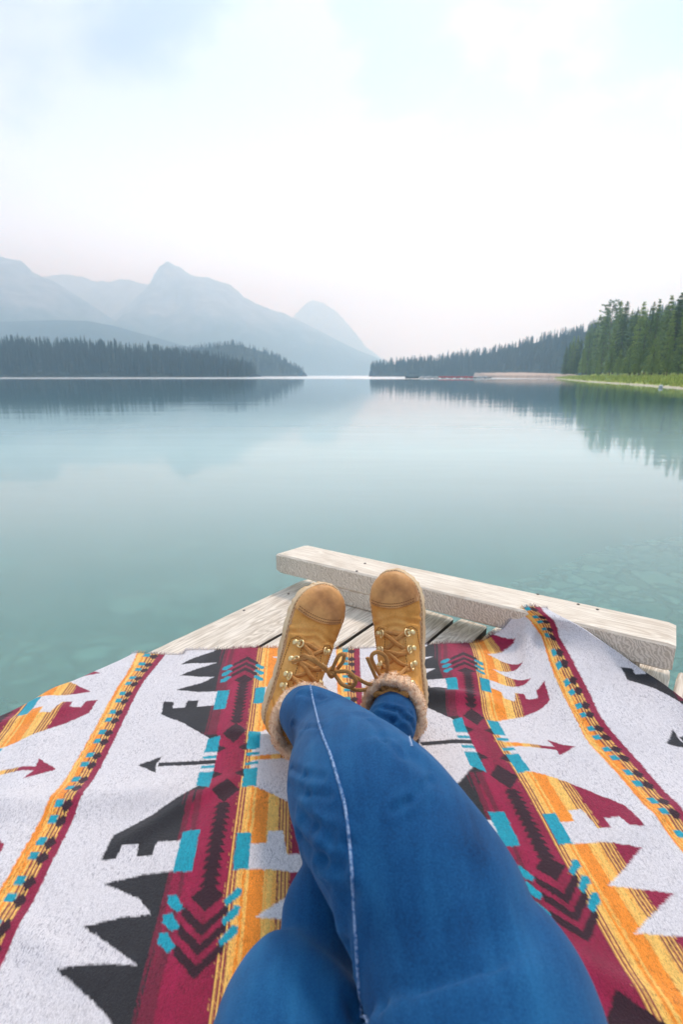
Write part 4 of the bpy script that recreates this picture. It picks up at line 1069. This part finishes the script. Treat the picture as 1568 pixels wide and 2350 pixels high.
def make_boot(nm, Mw, bend, outer, seed, label, drape):
    rng = random.Random(seed)
    sx = 0.008 if bend > 0 else -0.002
    parts, cx_ = foot_parts(bend, sx)
    up = remeshed('boot', parts, 0.0026, 10)
    co = np.empty(len(up.vertices) * 3); up.vertices.foreach_get('co', co); co = co.reshape(-1, 3)
    # flex creases across the vamp, slack leather at the ankle
    nrm = np.empty(len(up.vertices) * 3); up.vertices.foreach_get('normal', nrm); nrm = nrm.reshape(-1, 3)
    cr = np.exp(-((co[:, 1] - 0.196) / 0.014) ** 2) * np.sin((co[:, 1] + 0.35 * np.abs(co[:, 0]) + 0.004 * vnoise(co * 40, seed)) * 420) * 0.0017
    cr += np.exp(-((co[:, 1] - 0.10) / 0.05) ** 2) * vnoise(co * np.array([35, 70, 35]), seed + 3, 3) * 0.0036 * (np.abs(co[:, 0]) > 0.018)
    cr += vnoise(co * 28, seed + 9, 3) * 0.0016
    co += nrm * cr[:, None]; up.vertices.foreach_set('co', co.ravel()); up.update()
    boot = obj('boot', up, nub.m, person); boot.matrix_world = Mw; boot.matrix_parent_inverse = Matrix.Identity(4)
    boot['label'] = label
    bv = bvh_of(up)
    def top(x, y, d=0.0):
        h = bv.ray_cast(Vector((x, y, 0.4)), Vector((0, 0, -1)))
        if h[0] is None: return np.array([x, y, 0.06]), Vector((0, 0, 1))
        return np.array(h[0] + h[1] * d), h[1]
    # toe cap
    capw = lambda x, y: 0.9 * 5.5 * (x - cx_(0.22)) ** 2
    tc_ = add_panel(up, 'toe_cap', cap.m, boot, [((0, 0.222, 0), (0, -1, 0)), ((0, 0, ZB + 0.003), (0, 0, -1))], 0.0028, lambda x, y: capw(x, y))
    # eyelet stays: one each side of the tongue
    for sgn in (-1, 1):
        add_panel(up, 'eyelet_stay', nub.m, boot, [((sgn * 0.0165, 0, 0), (-sgn, 0, 0)), ((sgn * 0.041, 0.19, 0), (sgn, 0.10, 0)), ((0, 0.192, 0), (0, 1, 0)), ((0, 0.070, 0), (0, -1, 0)), ((0, 0, 0.062), (0, 0, -1))], 0.0024, lambda x, y: -0.35 * abs(abs(x) - 0.028))
    # heel counter
    add_panel(up, 'heel_counter', nub.m, boot, [((0, 0.060, 0), (0, 1, 0)), ((0, 0, 0.088), (0, -0.5, 1)), ((0, 0, ZB + .003), (0, 0, -1))], 0.0020)
    # stitching: dashes following the panels
    b = MB()
    def dashes(path, step=0.0042, ln=0.0026, r=0.0007, lift=0.0032):
        P = np.array(path); seg = np.linalg.norm(np.diff(P, axis=0), axis=1); cum = np.r_[0, np.cumsum(seg)]
        for s0 in np.arange(0, cum[-1] - ln, step):
            q = []
            for s_ in (s0, s0 + ln):
                x, y = np.interp(s_, cum, P[:, 0]), np.interp(s_, cum, P[:, 1]); p, n_ = top(x, y, lift); q.append(p)
            if np.linalg.norm(q[1] - q[0]) < 0.012: b.tube([q[0], (q[0] + q[1]) / 2, q[1]], r, 5)
    xs = np.linspace(-0.042, 0.042, 40)
    for o_ in (0.0035, 0.0085): dashes([(x + cx_(0.22), 0.222 + capw(x + cx_(.22), 0) + o_) for x in xs])
    for sgn in (-1, 1):
        dashes([(sgn * 0.0185, 0.085), (sgn * 0.0185, 0.178), (sgn * 0.022, 0.1865), (sgn * 0.030, 0.1885), (sgn * 0.0375, 0.180), (sgn * 0.0385, 0.15), (sgn * 0.039, 0.10)])
    obj('stitching', b.me('stitching'), sti.m, boot)
    # sole with heel block and lugs
    out_ = foot_outline(cx_); no = len(out_); rings = []
    cen = out_.mean(0)
    def lvl(z, g, lug=0.0):
        d = out_ - np.array([0, 0]); q = out_.copy()
        t = np.gradient(out_, axis=0); nn = np.c_[t[:, 1], -t[:, 0]]; nn /= np.linalg.norm(nn, axis=1)[:, None] + 1e-9
        if np.sum(nn * (out_ - cen)) < 0: nn = -nn
        arc = np.r_[0, np.cumsum(np.linalg.norm(np.diff(out_, axis=0), axis=1))]
        lg = np.where((arc / 0.013) % 1 < 0.32, -lug, 0)
        q = q + nn * (g + lg)[:, None] if not np.isscalar(g + lg) else q + nn * (g + lg)
        zz = np.full(no, z)
        return np.c_[q, zz]
    z_heel = 0.0
    arch = lambda y: 0.010 * np.exp(-((y - 0.105) / 0.022) ** 2)
    R_ = [lvl(-0.002, -0.005, 0.0015), lvl(0.000, -0.001, 0.0020), lvl(0.011, 0.000, 0.0020), lvl(0.014, -0.0005, 0.0005), lvl(0.030, -0.0025), lvl(0.0335, -0.0012), lvl(0.039, -0.0014), lvl(0.041, -0.004), lvl(0.0415, -0.012)]
    for r_ in R_:
        r_[:, 2] += arch(r_[:, 1]) * (r_[:, 2] < 0.02) + 0.010 * np.clip((r_[:, 1] - 0.22) / 0.08, 0, 1) ** 2 * (r_[:, 2] < 0.02)
    V_, F1 = loft(R_); obj('sole', mesh('sole', V_, F1), sol.m, boot, False)
    # welt stitching on the rim of the sole
    b = MB(); w_ = lvl(0.0408, -0.0035)
    for i in range(0, no - 1, 1):
        a0, a1 = w_[i], w_[(i + 1) % no]; ln = np.linalg.norm(a1 - a0); m_ = max(1, int(ln / 0.005))
        for k in range(m_):
            p = a0 + (a1 - a0) * (k + .15) / m_; q = a0 + (a1 - a0) * (k + 0.75) / m_; b.tube([p, (p + q) / 2, q], 0.0005, 4)
    obj('welt_stitching', b.me('welt_stitching'), sti.m, boot)
    # eyelets
    rows = [(0.176, 0.0275), (0.148, 0.0275), (0.121, 0.0285), (0.101, 0.0295)]
    ey = {}
    for ri, (y, x) in enumerate(rows):
        for sgn in (-1, 1):
            p, n_ = top(sgn * x + cx_(y), y, 0.0018)
            zax = Vector(n_).normalized(); xax = Vector((-sgn, -0.12, 0)); xax = (xax - zax * xax.dot(zax)).normalized(); yax = zax.cross(xax)
            R3 = Matrix((xax, yax, zax)).transposed()
            b = MB()
            # base plate, domed rivet, D-shaped loop
            pl = [(-0.0062, -0.0034), (0.004, -0.0040), (0.0052, -0.003), (0.0052, 0.003), (0.004, 0.0040), (-0.0062, 0.0034), (-0.0074, 0)]
            b.add([(x_, y_, 0) for x_, y_ in pl] + [(x_ * .94, y_ * .92, 0.0012) for x_, y_ in pl], [tuple(range(7, 14))] + [(i, (i + 1) % 7, 7 + (i + 1) % 7, 7 + i) for i in range(7)])
            dome = [[(-0.003 + r_ * math.cos(a), r_ * math.sin(a), z_) for a in np.linspace(0, 2 * math.pi, 13)[:-1]] for r_, z_ in ((0.0037, 0.0008), (0.0036, 0.0020), (0.0026, 0.0031), (0.0010, 0.0036))]
            b.add(*loft([np.array(d) for d in dome], False, True))
            ring = [(0.0045 + 0.0048 * math.cos(a) * 0.8, 0.0046 * math.sin(a), 0.0024 + 0.0018 * math.cos(a)) for a in np.linspace(-2.2, 2.2, 14)]
            b.tube([(0.0, ring[0][1] * 0.9, 0.0012)] + ring + [(0.0, ring[-1][1] * 0.9, 0.0012)], 0.0011, 6)
            v = (np.array(b.v) * 1.45) @ np.array(R3).T + p
            obj('eyelet', mesh('eyelet', v, b.f), brass.m, boot)
            ey[(ri, sgn)] = p + np.array(xax) * 0.0060 + np.array(zax) * 0.0028
    # laces
    b = MB()
    def span(p, q, lift, hump=0.003):
        pts = []
        for t in np.linspace(0, 1, 12):
            m_ = p * (1 - t) + q * t
            s_, n_ = top(m_[0], m_[1])
            z = max(m_[2], s_[2] + 0.0030) + lift * math.sin(t * math.pi) + rng.uniform(-.0003, .0003)
            y = m_[1] + 0.0025 * math.sin(t * math.pi * 2) 
            pts.append((m_[0], y, z))
        return smooth_path(pts, 24)
    def lace(pts, r=0.0038): b.tube(pts, r, 8, 0.42)
    lace(span(ey[(0, -1)], ey[(0, 1)], 0.001))
    for ri in (1, 2): lace(span(ey[(ri, -1)] + np.array([0, -.004, 0.001]), ey[(ri, 1)] + np.array([0, -.004, 0.001]), 0.0045))
    for ri in range(3):
        lace(span(ey[(ri, -1)], ey[(ri + 1, 1)], 0.0035)); lace(span(ey[(ri, 1)], ey[(ri + 1, -1)], 0.0005))
    kz, _ = top(cx_(0.092), 0.092); knot = kz + np.array([0, 0.0, 0.010])
    for sgn in (-1, 1):
        lace(span(ey[(3, sgn)], np.array([-sgn * 0.030, 0.088, ey[(3, sgn)][2] + 0.016]), 0.002))
        lace(span(ey[(3, sgn)] + np.array([0, -0.002, 0.004]), knot, 0.004))
        lace(span(np.array([sgn * 0.031, 0.088, ey[(3, sgn)][2] + 0.014]), knot + np.array([0, 0, .002]), 0.004))
    Mi = Mw.inverted()
    bvw = None
    for path in drape:      # loose loops and ends, given as picture points with a distance
        pts = [np.array(Mi @ Vector(DY(px, py, Yd))) for px, py, Yd in path]
        sp_ = smooth_path(pts, 14 * len(pts))
        # keep the lace above the leather
        for q in sp_:
            s_, n_ = top(q[0], q[1])
            if q[2] < s_[2] + 0.003 and s_[2] < 0.17 and abs(q[0]) < .045: q[2] = s_[2] + 0.0035
        b.tube(sp_, 0.0035, 8, 0.48)
    me = b.me('lace'); obj('lace', me, lac.m, boot)
    # fleece collar and tongue
    V = []; F1 = []
    nu_, nv_ = 96, 22
    Rr = np.zeros((nu_, nv_, 3))
    for i in range(nu_):
        a = 2 * math.pi * i / nu_
        c = np.array([sx + 0.0465 * math.cos(a), (0.068 if sx > 0 else 0.057) + 0.0545 * math.sin(a), 0.150 + 0.005 * math.sin(a)])
        od = np.array([math.cos(a), math.sin(a), 0])
        dip = max(0, math.sin(a)) ** 3
        for j in range(nv_):
            t = 2 * math.pi * j / nv_
            Rr[i, j] = c + od * (0.0088 * math.cos(t) + 0.0005) + np.array([0, 0, 1]) * (0.0165 + 0.003 * dip) * math.sin(t)
    flat_ = Rr.reshape(-1, 3)
    idx = np.arange(nu_ * nv_).reshape(nu_, nv_); I2 = np.roll(idx, -1, 0)
    qf = np.stack([idx, I2, np.roll(I2, -1, 1), np.roll(idx, -1, 1)], -1).reshape(-1, 4)
    fl = mesh('fleece_collar', flat_, qf)
    bm = bmesh.new(); bm.from_mesh(fl); bmesh.ops.subdivide_edges(bm, edges=bm.edges[:], cuts=1, use_grid_fill=True)
    # tongue of fleece at the front
    bm.to_mesh(fl); bm.free()
    co = np.array([v.co for v in fl.vertices]); nr = np.array([v.normal for v in fl.vertices])
    lump = vnoise(co * 62, seed + 20, 2) * 0.0042 + vnoise(co * 210, seed + 21, 2) * 0.0026
    co = co + nr * lump[:, None]
    fl.vertices.foreach_set('co', co.ravel()); fl.update()
    fleece = obj('fleece_collar', fl, flc.m, boot)
    HV = []; HF = []
    ar_ = [p.center for p in fl.polygons]; an = [p.normal for p in fl.polygons]
    for k in range(9000):
        i = rng.randrange(len(ar_)); p = Vector(ar_[i]) + Vector([rng.uniform(-.0012, .0012) for _ in range(3)]); n_ = Vector(an[i])
        if n_.z < -0.3 and rng.random() < 0.7: continue
        tdir = Vector([rng.gauss(0, 1) for _ in range(3)]); tdir = (tdir - n_ * tdir.dot(n_)).normalized()
        L_ = rng.uniform(0.0015, 0.0038); w = tdir.cross(n_) * 0.00040
        a, c, e = p - n_ * 0.0006, p + n_ * L_ * 0.7 + tdir * L_ * 0.3, p + n_ * L_ * 0.75 + tdir * L_ * 1.1
        n0 = len(HV); HV += [a - w, a + w, c + w, c - w, e]; HF += [(n0, n0 + 1, n0 + 2, n0 + 3), (n0 + 3, n0 + 2, n0 + 4)]
    obj('fleece_strands', mesh('fleece_strands', np.array([tuple(v) for v in HV]), HF), flc.m, boot, False)
    return boot, bv

def pose(heel, toe, roll):
    H = np.array(heel); Y = np.array(toe) - H; Y /= np.linalg.norm(Y)
    mid = H + Y * 0.12; c = CAMP - mid; Z = c - (c @ Y) * Y; Z /= np.linalg.norm(Z)
    X = np.cross(Y, Z)
    R_ = np.array([X, Y, Z]).T
    M4 = Matrix([[*R_[0], H[0]], [*R_[1], H[1]], [*R_[2], H[2]], [0, 0, 0, 1]])
    return M4 @ Matrix.Rotation(math.radians(roll), 4, 'Y')
ML = pose(DZ(633, 1668, 0.020), DZ(741, 1336, 0.278), 13)
MR = pose(DZ(942, 1640, 0.020), DZ(912, 1312, 0.290), -10)
kY = 0.775
drL = [[(760, 1543, kY), (766, 1528, kY - .01), (778, 1504, kY - .012), (789, 1502, kY - .01), (787, 1518, kY - .005), (768, 1542, kY)],
       [(762, 1541, kY), (776, 1541, kY - .015), (800, 1541, kY - .02), (817, 1562, kY - .02), (806, 1576, kY - .015), (786, 1570, kY - .01), (774, 1555, kY - .005), (766, 1543, kY)],
       [(758, 1541, kY), (735, 1524, kY - .01), (714, 1508, kY - .01), (692, 1512, kY), (669, 1519, kY)],
       [(757, 1545, kY), (738, 1528, kY - .008), (716, 1513, kY - .012), (700, 1504, kY - .006), (690, 1506, kY + .005)],
       [(755, 1537, kY), (764, 1546, kY - .012), (771, 1538, kY - .006), (763, 1532, kY), (754, 1541, kY - .006), (760, 1552, kY), (768, 1548, kY)]]
kR = 0.80
drR = [[(885, 1565, kR), (866, 1538, kR - .01), (853, 1508, kR - .015), (865, 1496, kR - .015), (884, 1505, kR - .015), (890, 1530, kR - .01), (884, 1562, kR)],
       [(882, 1566, kR), (868, 1562, kR - .012), (856, 1538, kR - .02), (843, 1508, kR - .02)],
       [(884, 1568, kR), (862, 1572, kR - .02), (838, 1566, kR - .025), (814, 1552, kR - .025), (800, 1548, kR - .03)],
       [(888, 1570, kR), (860, 1578, kR - .02), (826, 1583, kR - .025), (806, 1578, kR - .03), (802, 1566, kR - .03)],
       [(888, 1566, kR), (905, 1578, kR - .01), (925, 1597, kR - .01), (932, 1610, kR)],
       [(878, 1560, kR), (888, 1572, kR - .012), (895, 1562, kR - .006), (886, 1556, kR), (876, 1566, kR - .006), (884, 1578, kR), (893, 1572, kR)]]
bootL, bvL = make_boot('boot', ML, 0.004, -1, 3, 'tan boot on the left, tilted outward, its heel resting on the blanket', drL)
bootR, bvR = make_boot('boot', MR, -0.003, 1, 8, 'tan boot on the right, standing straighter with its toe against the beam', drR)

# ---- jeans: two crossed legs and the seat as one garment
def at3(px, py, z): return DZ(px, py, z)
LA0 = np.array(ML @ Vector((0.006, 0.078, 0.142))); LA1 = np.array(ML @ Vector((0.004, 0.090, 0.192)))
RA0 = np.array(MR @ Vector((-0.002, 0.052, 0.140))); RA1 = np.array(MR @ Vector((0, 0.050, 0.185)))
def rad(half, p):               # half width on the picture -> metres at that depth
    dep = p[1] * math.cos(PITCH) + (CAMH - p[2]) * math.sin(PITCH); return half / F * dep
def station(px, py, z, half, flat=1.0): 
    p = at3(px, py, z); return (p, rad(half, p), flat)
A = [(LA0, 0.043, 1.08), (LA1, 0.047, 1.05), station(772, 1700, .175, 98), station(812, 1790, .222, 155), station(868, 1868, .245, 184), station(930, 1960, .238, 198), station(998, 2070, .222, 212), station(1040, 2190, .205, 223), station(1097, 2349, .185, 284),
     (np.array([0.105, 0.14, 0.150]), 0.092, 1.0), (np.array([0.098, 0.02, 0.125]), 0.100, 1.0), (np.array([0.085, -0.09, 0.115]), 0.108, 1.0)]
B = [(RA0, 0.040, 1.08), (RA1, 0.042, 1.05), station(870, 1722, .100, 68), station(830, 1815, .125, 90), station(790, 1900, .150, 106), station(790, 2000, .140, 92), station(745, 2090, .130, 98), station(735, 2190, .120, 102), station(684, 2349, .115, 184),
     (np.array([-0.058, 0.14, 0.110]), 0.080, 1.0), (np.array([-0.075, 0.03, 0.118]), 0.100, 1.0), (np.array([-0.082, -0.09, 0.113]), 0.108, 1.0)]
def limb(st, m=90, n=40):
    P = np.array([s[0] for s in st]); r = np.array([s[1] for s in st]); fl_ = np.array([s[2] for s in st])
    Q = smooth_path(np.c_[P, r * 1.0], m)[:, :3]; rr = smooth_path(np.c_[r, fl_, r * 0], m)
    T = np.gradient(Q, axis=0); T /= np.linalg.norm(T, axis=1)[:, None]
    rings = []
    for i in range(m):
        b_ = np.cross(T[i], [0, 0, 1]); b_ /= np.linalg.norm(b_); c_ = np.cross(b_, T[i])
        rings.append(np.array([Q[i] + rr[i, 0] * (math.cos(a) * b_ + math.sin(a) * c_ * rr[i, 1] * 0.94) for a in np.linspace(0, 2 * math.pi, n + 1)[:-1]]))
    return loft(rings)
pel = []
for y, rx, rz_, zc in ((-0.02, .10, .07, .10), (-0.06, .165, .105, .118), (-0.12, .185, .120, .135), (-0.18, .180, .115, .165), (-0.22, .165, .10, .20), (-0.25, .150, .085, .235)):
    pel.append(np.array([(rx * math.cos(a), y, zc + rz_ * math.sin(a)) for a in np.linspace(0, 2 * math.pi, 33)[:-1]]))
jm = remeshed('jeans', [limb(A), limb(B), loft(pel)], 0.0042, 9)
nvj = len(jm.vertices); co = np.empty(nvj * 3); jm.vertices.foreach_get('co', co); co = co.reshape(-1, 3); nr = np.empty(nvj * 3); jm.vertices.foreach_get('normal', nr); nr = nr.reshape(-1, 3)
def seg_dist(p, a, b_):
    d = b_ - a; t = np.clip(((p - a) @ d) / (d @ d), 0, 1); return np.linalg.norm(p - (a + t[:, None] * d), axis=1), t
dsp = vnoise(co * np.array([9, 16, 12]), 61, 3) * 0.0016 + vnoise(co * 38, 62, 3) * 0.0006
def crease(path, depth, width):
    global dsp
    pts = [np.array(q) for q in path]
    for a, b_ in zip(pts[:-1], pts[1:]):
        d, t = seg_dist(co, a, b_); dsp = dsp - depth * np.exp(-(d / width) ** 2) + depth * 0.7 * np.exp(-((d - width * 1.9) / width) ** 2)
tb = BVHTree.FromPolygons([Vector(c) for c in co], [tuple(p.vertices) for p in jm.polygons])
def jhit(px, py):
    d = Vector(ray(px, py)).normalized(); h = tb.ray_cast(Vector(CAMP), d)
    return (np.array(h[0]), np.array(h[1])) if h[0] is not None else (None, None)
def jcrease(pp, depth, width):
    q = [jhit(*p)[0] for p in pp]; q = [p for p in q if p is not None]
    if len(q) > 1: crease(q, depth, width)
jcrease([(690, 1915), (745, 1968), (790, 1985)], 0.004, 0.006)
jcrease([(700, 1880), (760, 1930), (800, 1940)], 0.0022, 0.006)
jcrease([(830, 1640), (880, 1690), (940, 1735), (1000, 1790)], 0.0012, 0.010)
jcrease([(690, 1590), (740, 1605), (800, 1600)], 0.0018, 0.005)
jcrease([(880, 1625), (920, 1640), (950, 1670)], 0.0022, 0.005)
jcrease([(800, 2050), (806, 2180), (815, 2330)], 0.0035, 0.008)
for cp in (((668, 1760), (700, 1778), (745, 1785)), ((665, 1800), (710, 1822), (760, 1826)), ((690, 1860), (730, 1892), (775, 1905)), ((850, 1650), (880, 1700), (925, 1740)), ((700, 1955), (735, 1990), (760, 2030)), ((672, 1660), (700, 1672), (735, 1668)), ((868, 1640), (900, 1655), (940, 1650)), ((860, 1625), (905, 1630), (945, 1638)), ((990, 1790), (940, 1840), (900, 1860))): jcrease(cp, 0.0017, 0.0036)
jcrease([(1080, 2000), (1120, 2150), (1180, 2320)], 0.0012, 0.012)
co = co + nr * dsp[:, None]
co[:, 2] = np.maximum(co[:, 2], 0.010)
jm.vertices.foreach_set('co', co.ravel()); jm.update()
den = Mat('blue_denim'); oc = den.coord('Object')
nz0 = den.noise(oc, 5, 4, 0.6); nzs = den.noise(den.n('ShaderNodeMapping', {'Vector': oc, 'Scale': (55, 5, 25)}).outputs[0], 1.0, 4, 0.6)
tw = den.n('ShaderNodeTexWave', {'Vector': oc, 'Scale': 520, 'Distortion': 1.5, 'Detail': 1}, bands_direction='DIAGONAL').outputs['Fac']
fine = den.noise(oc, 620, 2)
f = den.math('ADD', den.math('MULTIPLY', nz0, 0.48), den.math('ADD', den.math('MULTIPLY', nzs, 0.26), den.math('MULTIPLY', fine, 0.24)))
dc = den.ramp(f, [(0.36, (0.001, 0.026, 0.095)), (0.48, (0.002, 0.068, 0.205)), (0.68, (0.016, 0.150, 0.345))])
den.set(Base_Color=den.mix(1.0, dc, den.ramp(tw, [(0.2, (0.86, 0.86, 0.88)), (0.8, (1.06, 1.06, 1.05))]), 'MULTIPLY'), Roughness=0.82)
den.b.inputs['Sheen Weight'].default_value = 0.16; den.b.inputs['Sheen Tint'].default_value = (0.5, 0.75, 1, 1); den.b.inputs['Specular IOR Level'].default_value = 0.2
den.bump(den.math('ADD', den.math('MULTIPLY', tw, 0.3), den.math('ADD', den.math('MULTIPLY', fine, 0.6), den.math('MULTIPLY', nzs, 1.5))), 0.4, 0.0012)
jeans = obj('jeans', jm, den.m, person)
tb = bvh_of(jm)
thr = Mat('pale_thread'); thr.set(Base_Color=(0.62, 0.70, 0.82, 1), Roughness=0.8)
smr = Mat('faded_seam'); oc = smr.coord('Object'); smr.set(Base_Color=smr.ramp(smr.noise(oc, 350, 3), [(0.4, (0.03, 0.13, 0.32)), (0.62, (0.30, 0.42, 0.62))]), Roughness=0.85)
def on_jeans(pp, n):
    P = smooth_path([(x, y, 0) for x, y in pp[::-1]], n); r_ = []
    for x, y, _ in P:
        p, n_ = jhit(x, y)
        if p is not None and (not r_ or np.linalg.norm(p - r_[-1][0]) < 0.05): r_.append((p, n_))
    return r_[::-1]
def ribbon(hits, w, lift, name, mat, width_axis=None):
    P = np.array([h[0] for h in hits]); N_ = np.array([h[1] for h in hits]); 
    for _ in range(4): P[1:-1] = (P[:-2] + 2 * P[1:-1] + P[2:]) / 4; N_[1:-1] = (N_[:-2] + N_[1:-1] + N_[2:]) / 3
    T = np.gradient(P, axis=0); T /= np.linalg.norm(T, axis=1)[:, None]; S = np.cross(T, N_); S /= np.linalg.norm(S, axis=1)[:, None]
    V = []; F_ = []
    prof_ = [(-1, -0.0004), (-0.75, lift), (0, lift * 1.5), (0.75, lift), (1, -0.0004)]
    for i in range(len(P)):
        for a, z in prof_: V.append(P[i] + S[i] * w * a + N_[i] * z)
    for i in range(len(P) - 1):
        for k in range(4): F_.append((i * 5 + k, i * 5 + k + 1, i * 5 + 6 + k, i * 5 + 5 + k))
    obj(name, mesh(name, np.array(V), F_), mat, jeans)
    return P, N_, S
def stitches(P, N_, S, offs, step, ln, r, name='stitching'):
    b = MB(); cum = np.r_[0, np.cumsum(np.linalg.norm(np.diff(P, axis=0), axis=1))]
    for o_ in offs:
        Q = P + S * o_ + N_ * (0.0011 if abs(o_) < .002 else 0.0007)
        for s0 in np.arange(0, cum[-1] - ln, step):
            pts = [[np.interp(s_, cum, Q[:, a]) for a in range(3)] for s_ in (s0, s0 + ln / 2, s0 + ln)]
            b.tube(pts, r, 5)
    obj(name, b.me(name), thr.m, jeans)
seamA = on_jeans([(712, 1570), (720, 1612), (738, 1680), (758, 1730), (776, 1790), (790, 1840), (799, 1900), (805, 1960), (811, 2050), (817, 2150), (823, 2250), (831, 2347)], 240)
# carry the seam on to the hip, out of the picture
p_end = seamA[-1][0]
for t in np.linspace(0.03, 1, 30):
    x = p_end[0] + (0.055 - p_end[0]) * t; y = p_end[1] + (-0.05 - p_end[1]) * t
    h = tb.ray_cast(Vector((x, y, 0.6)), Vector((0, 0, -1)))
    if h[0] is not None: seamA.append((np.array(h[0]), np.array(h[1])))
P, N_, S = ribbon(seamA, 0.0015, 0.0011, 'seam', smr.m)
stitches(P, N_, S, (0.0,), 0.0034, 0.0022, 0.0005)
hb = on_jeans([(949, 1655), (943, 1675), (940, 1692), (946, 1712)], 40)
if len(hb) > 4:
    P, N_, S = ribbon(hb, 0.0015, 0.0005, 'seam', smr.m); stitches(P, N_, S, (0.0,), 0.0034, 0.0022, 0.0005)
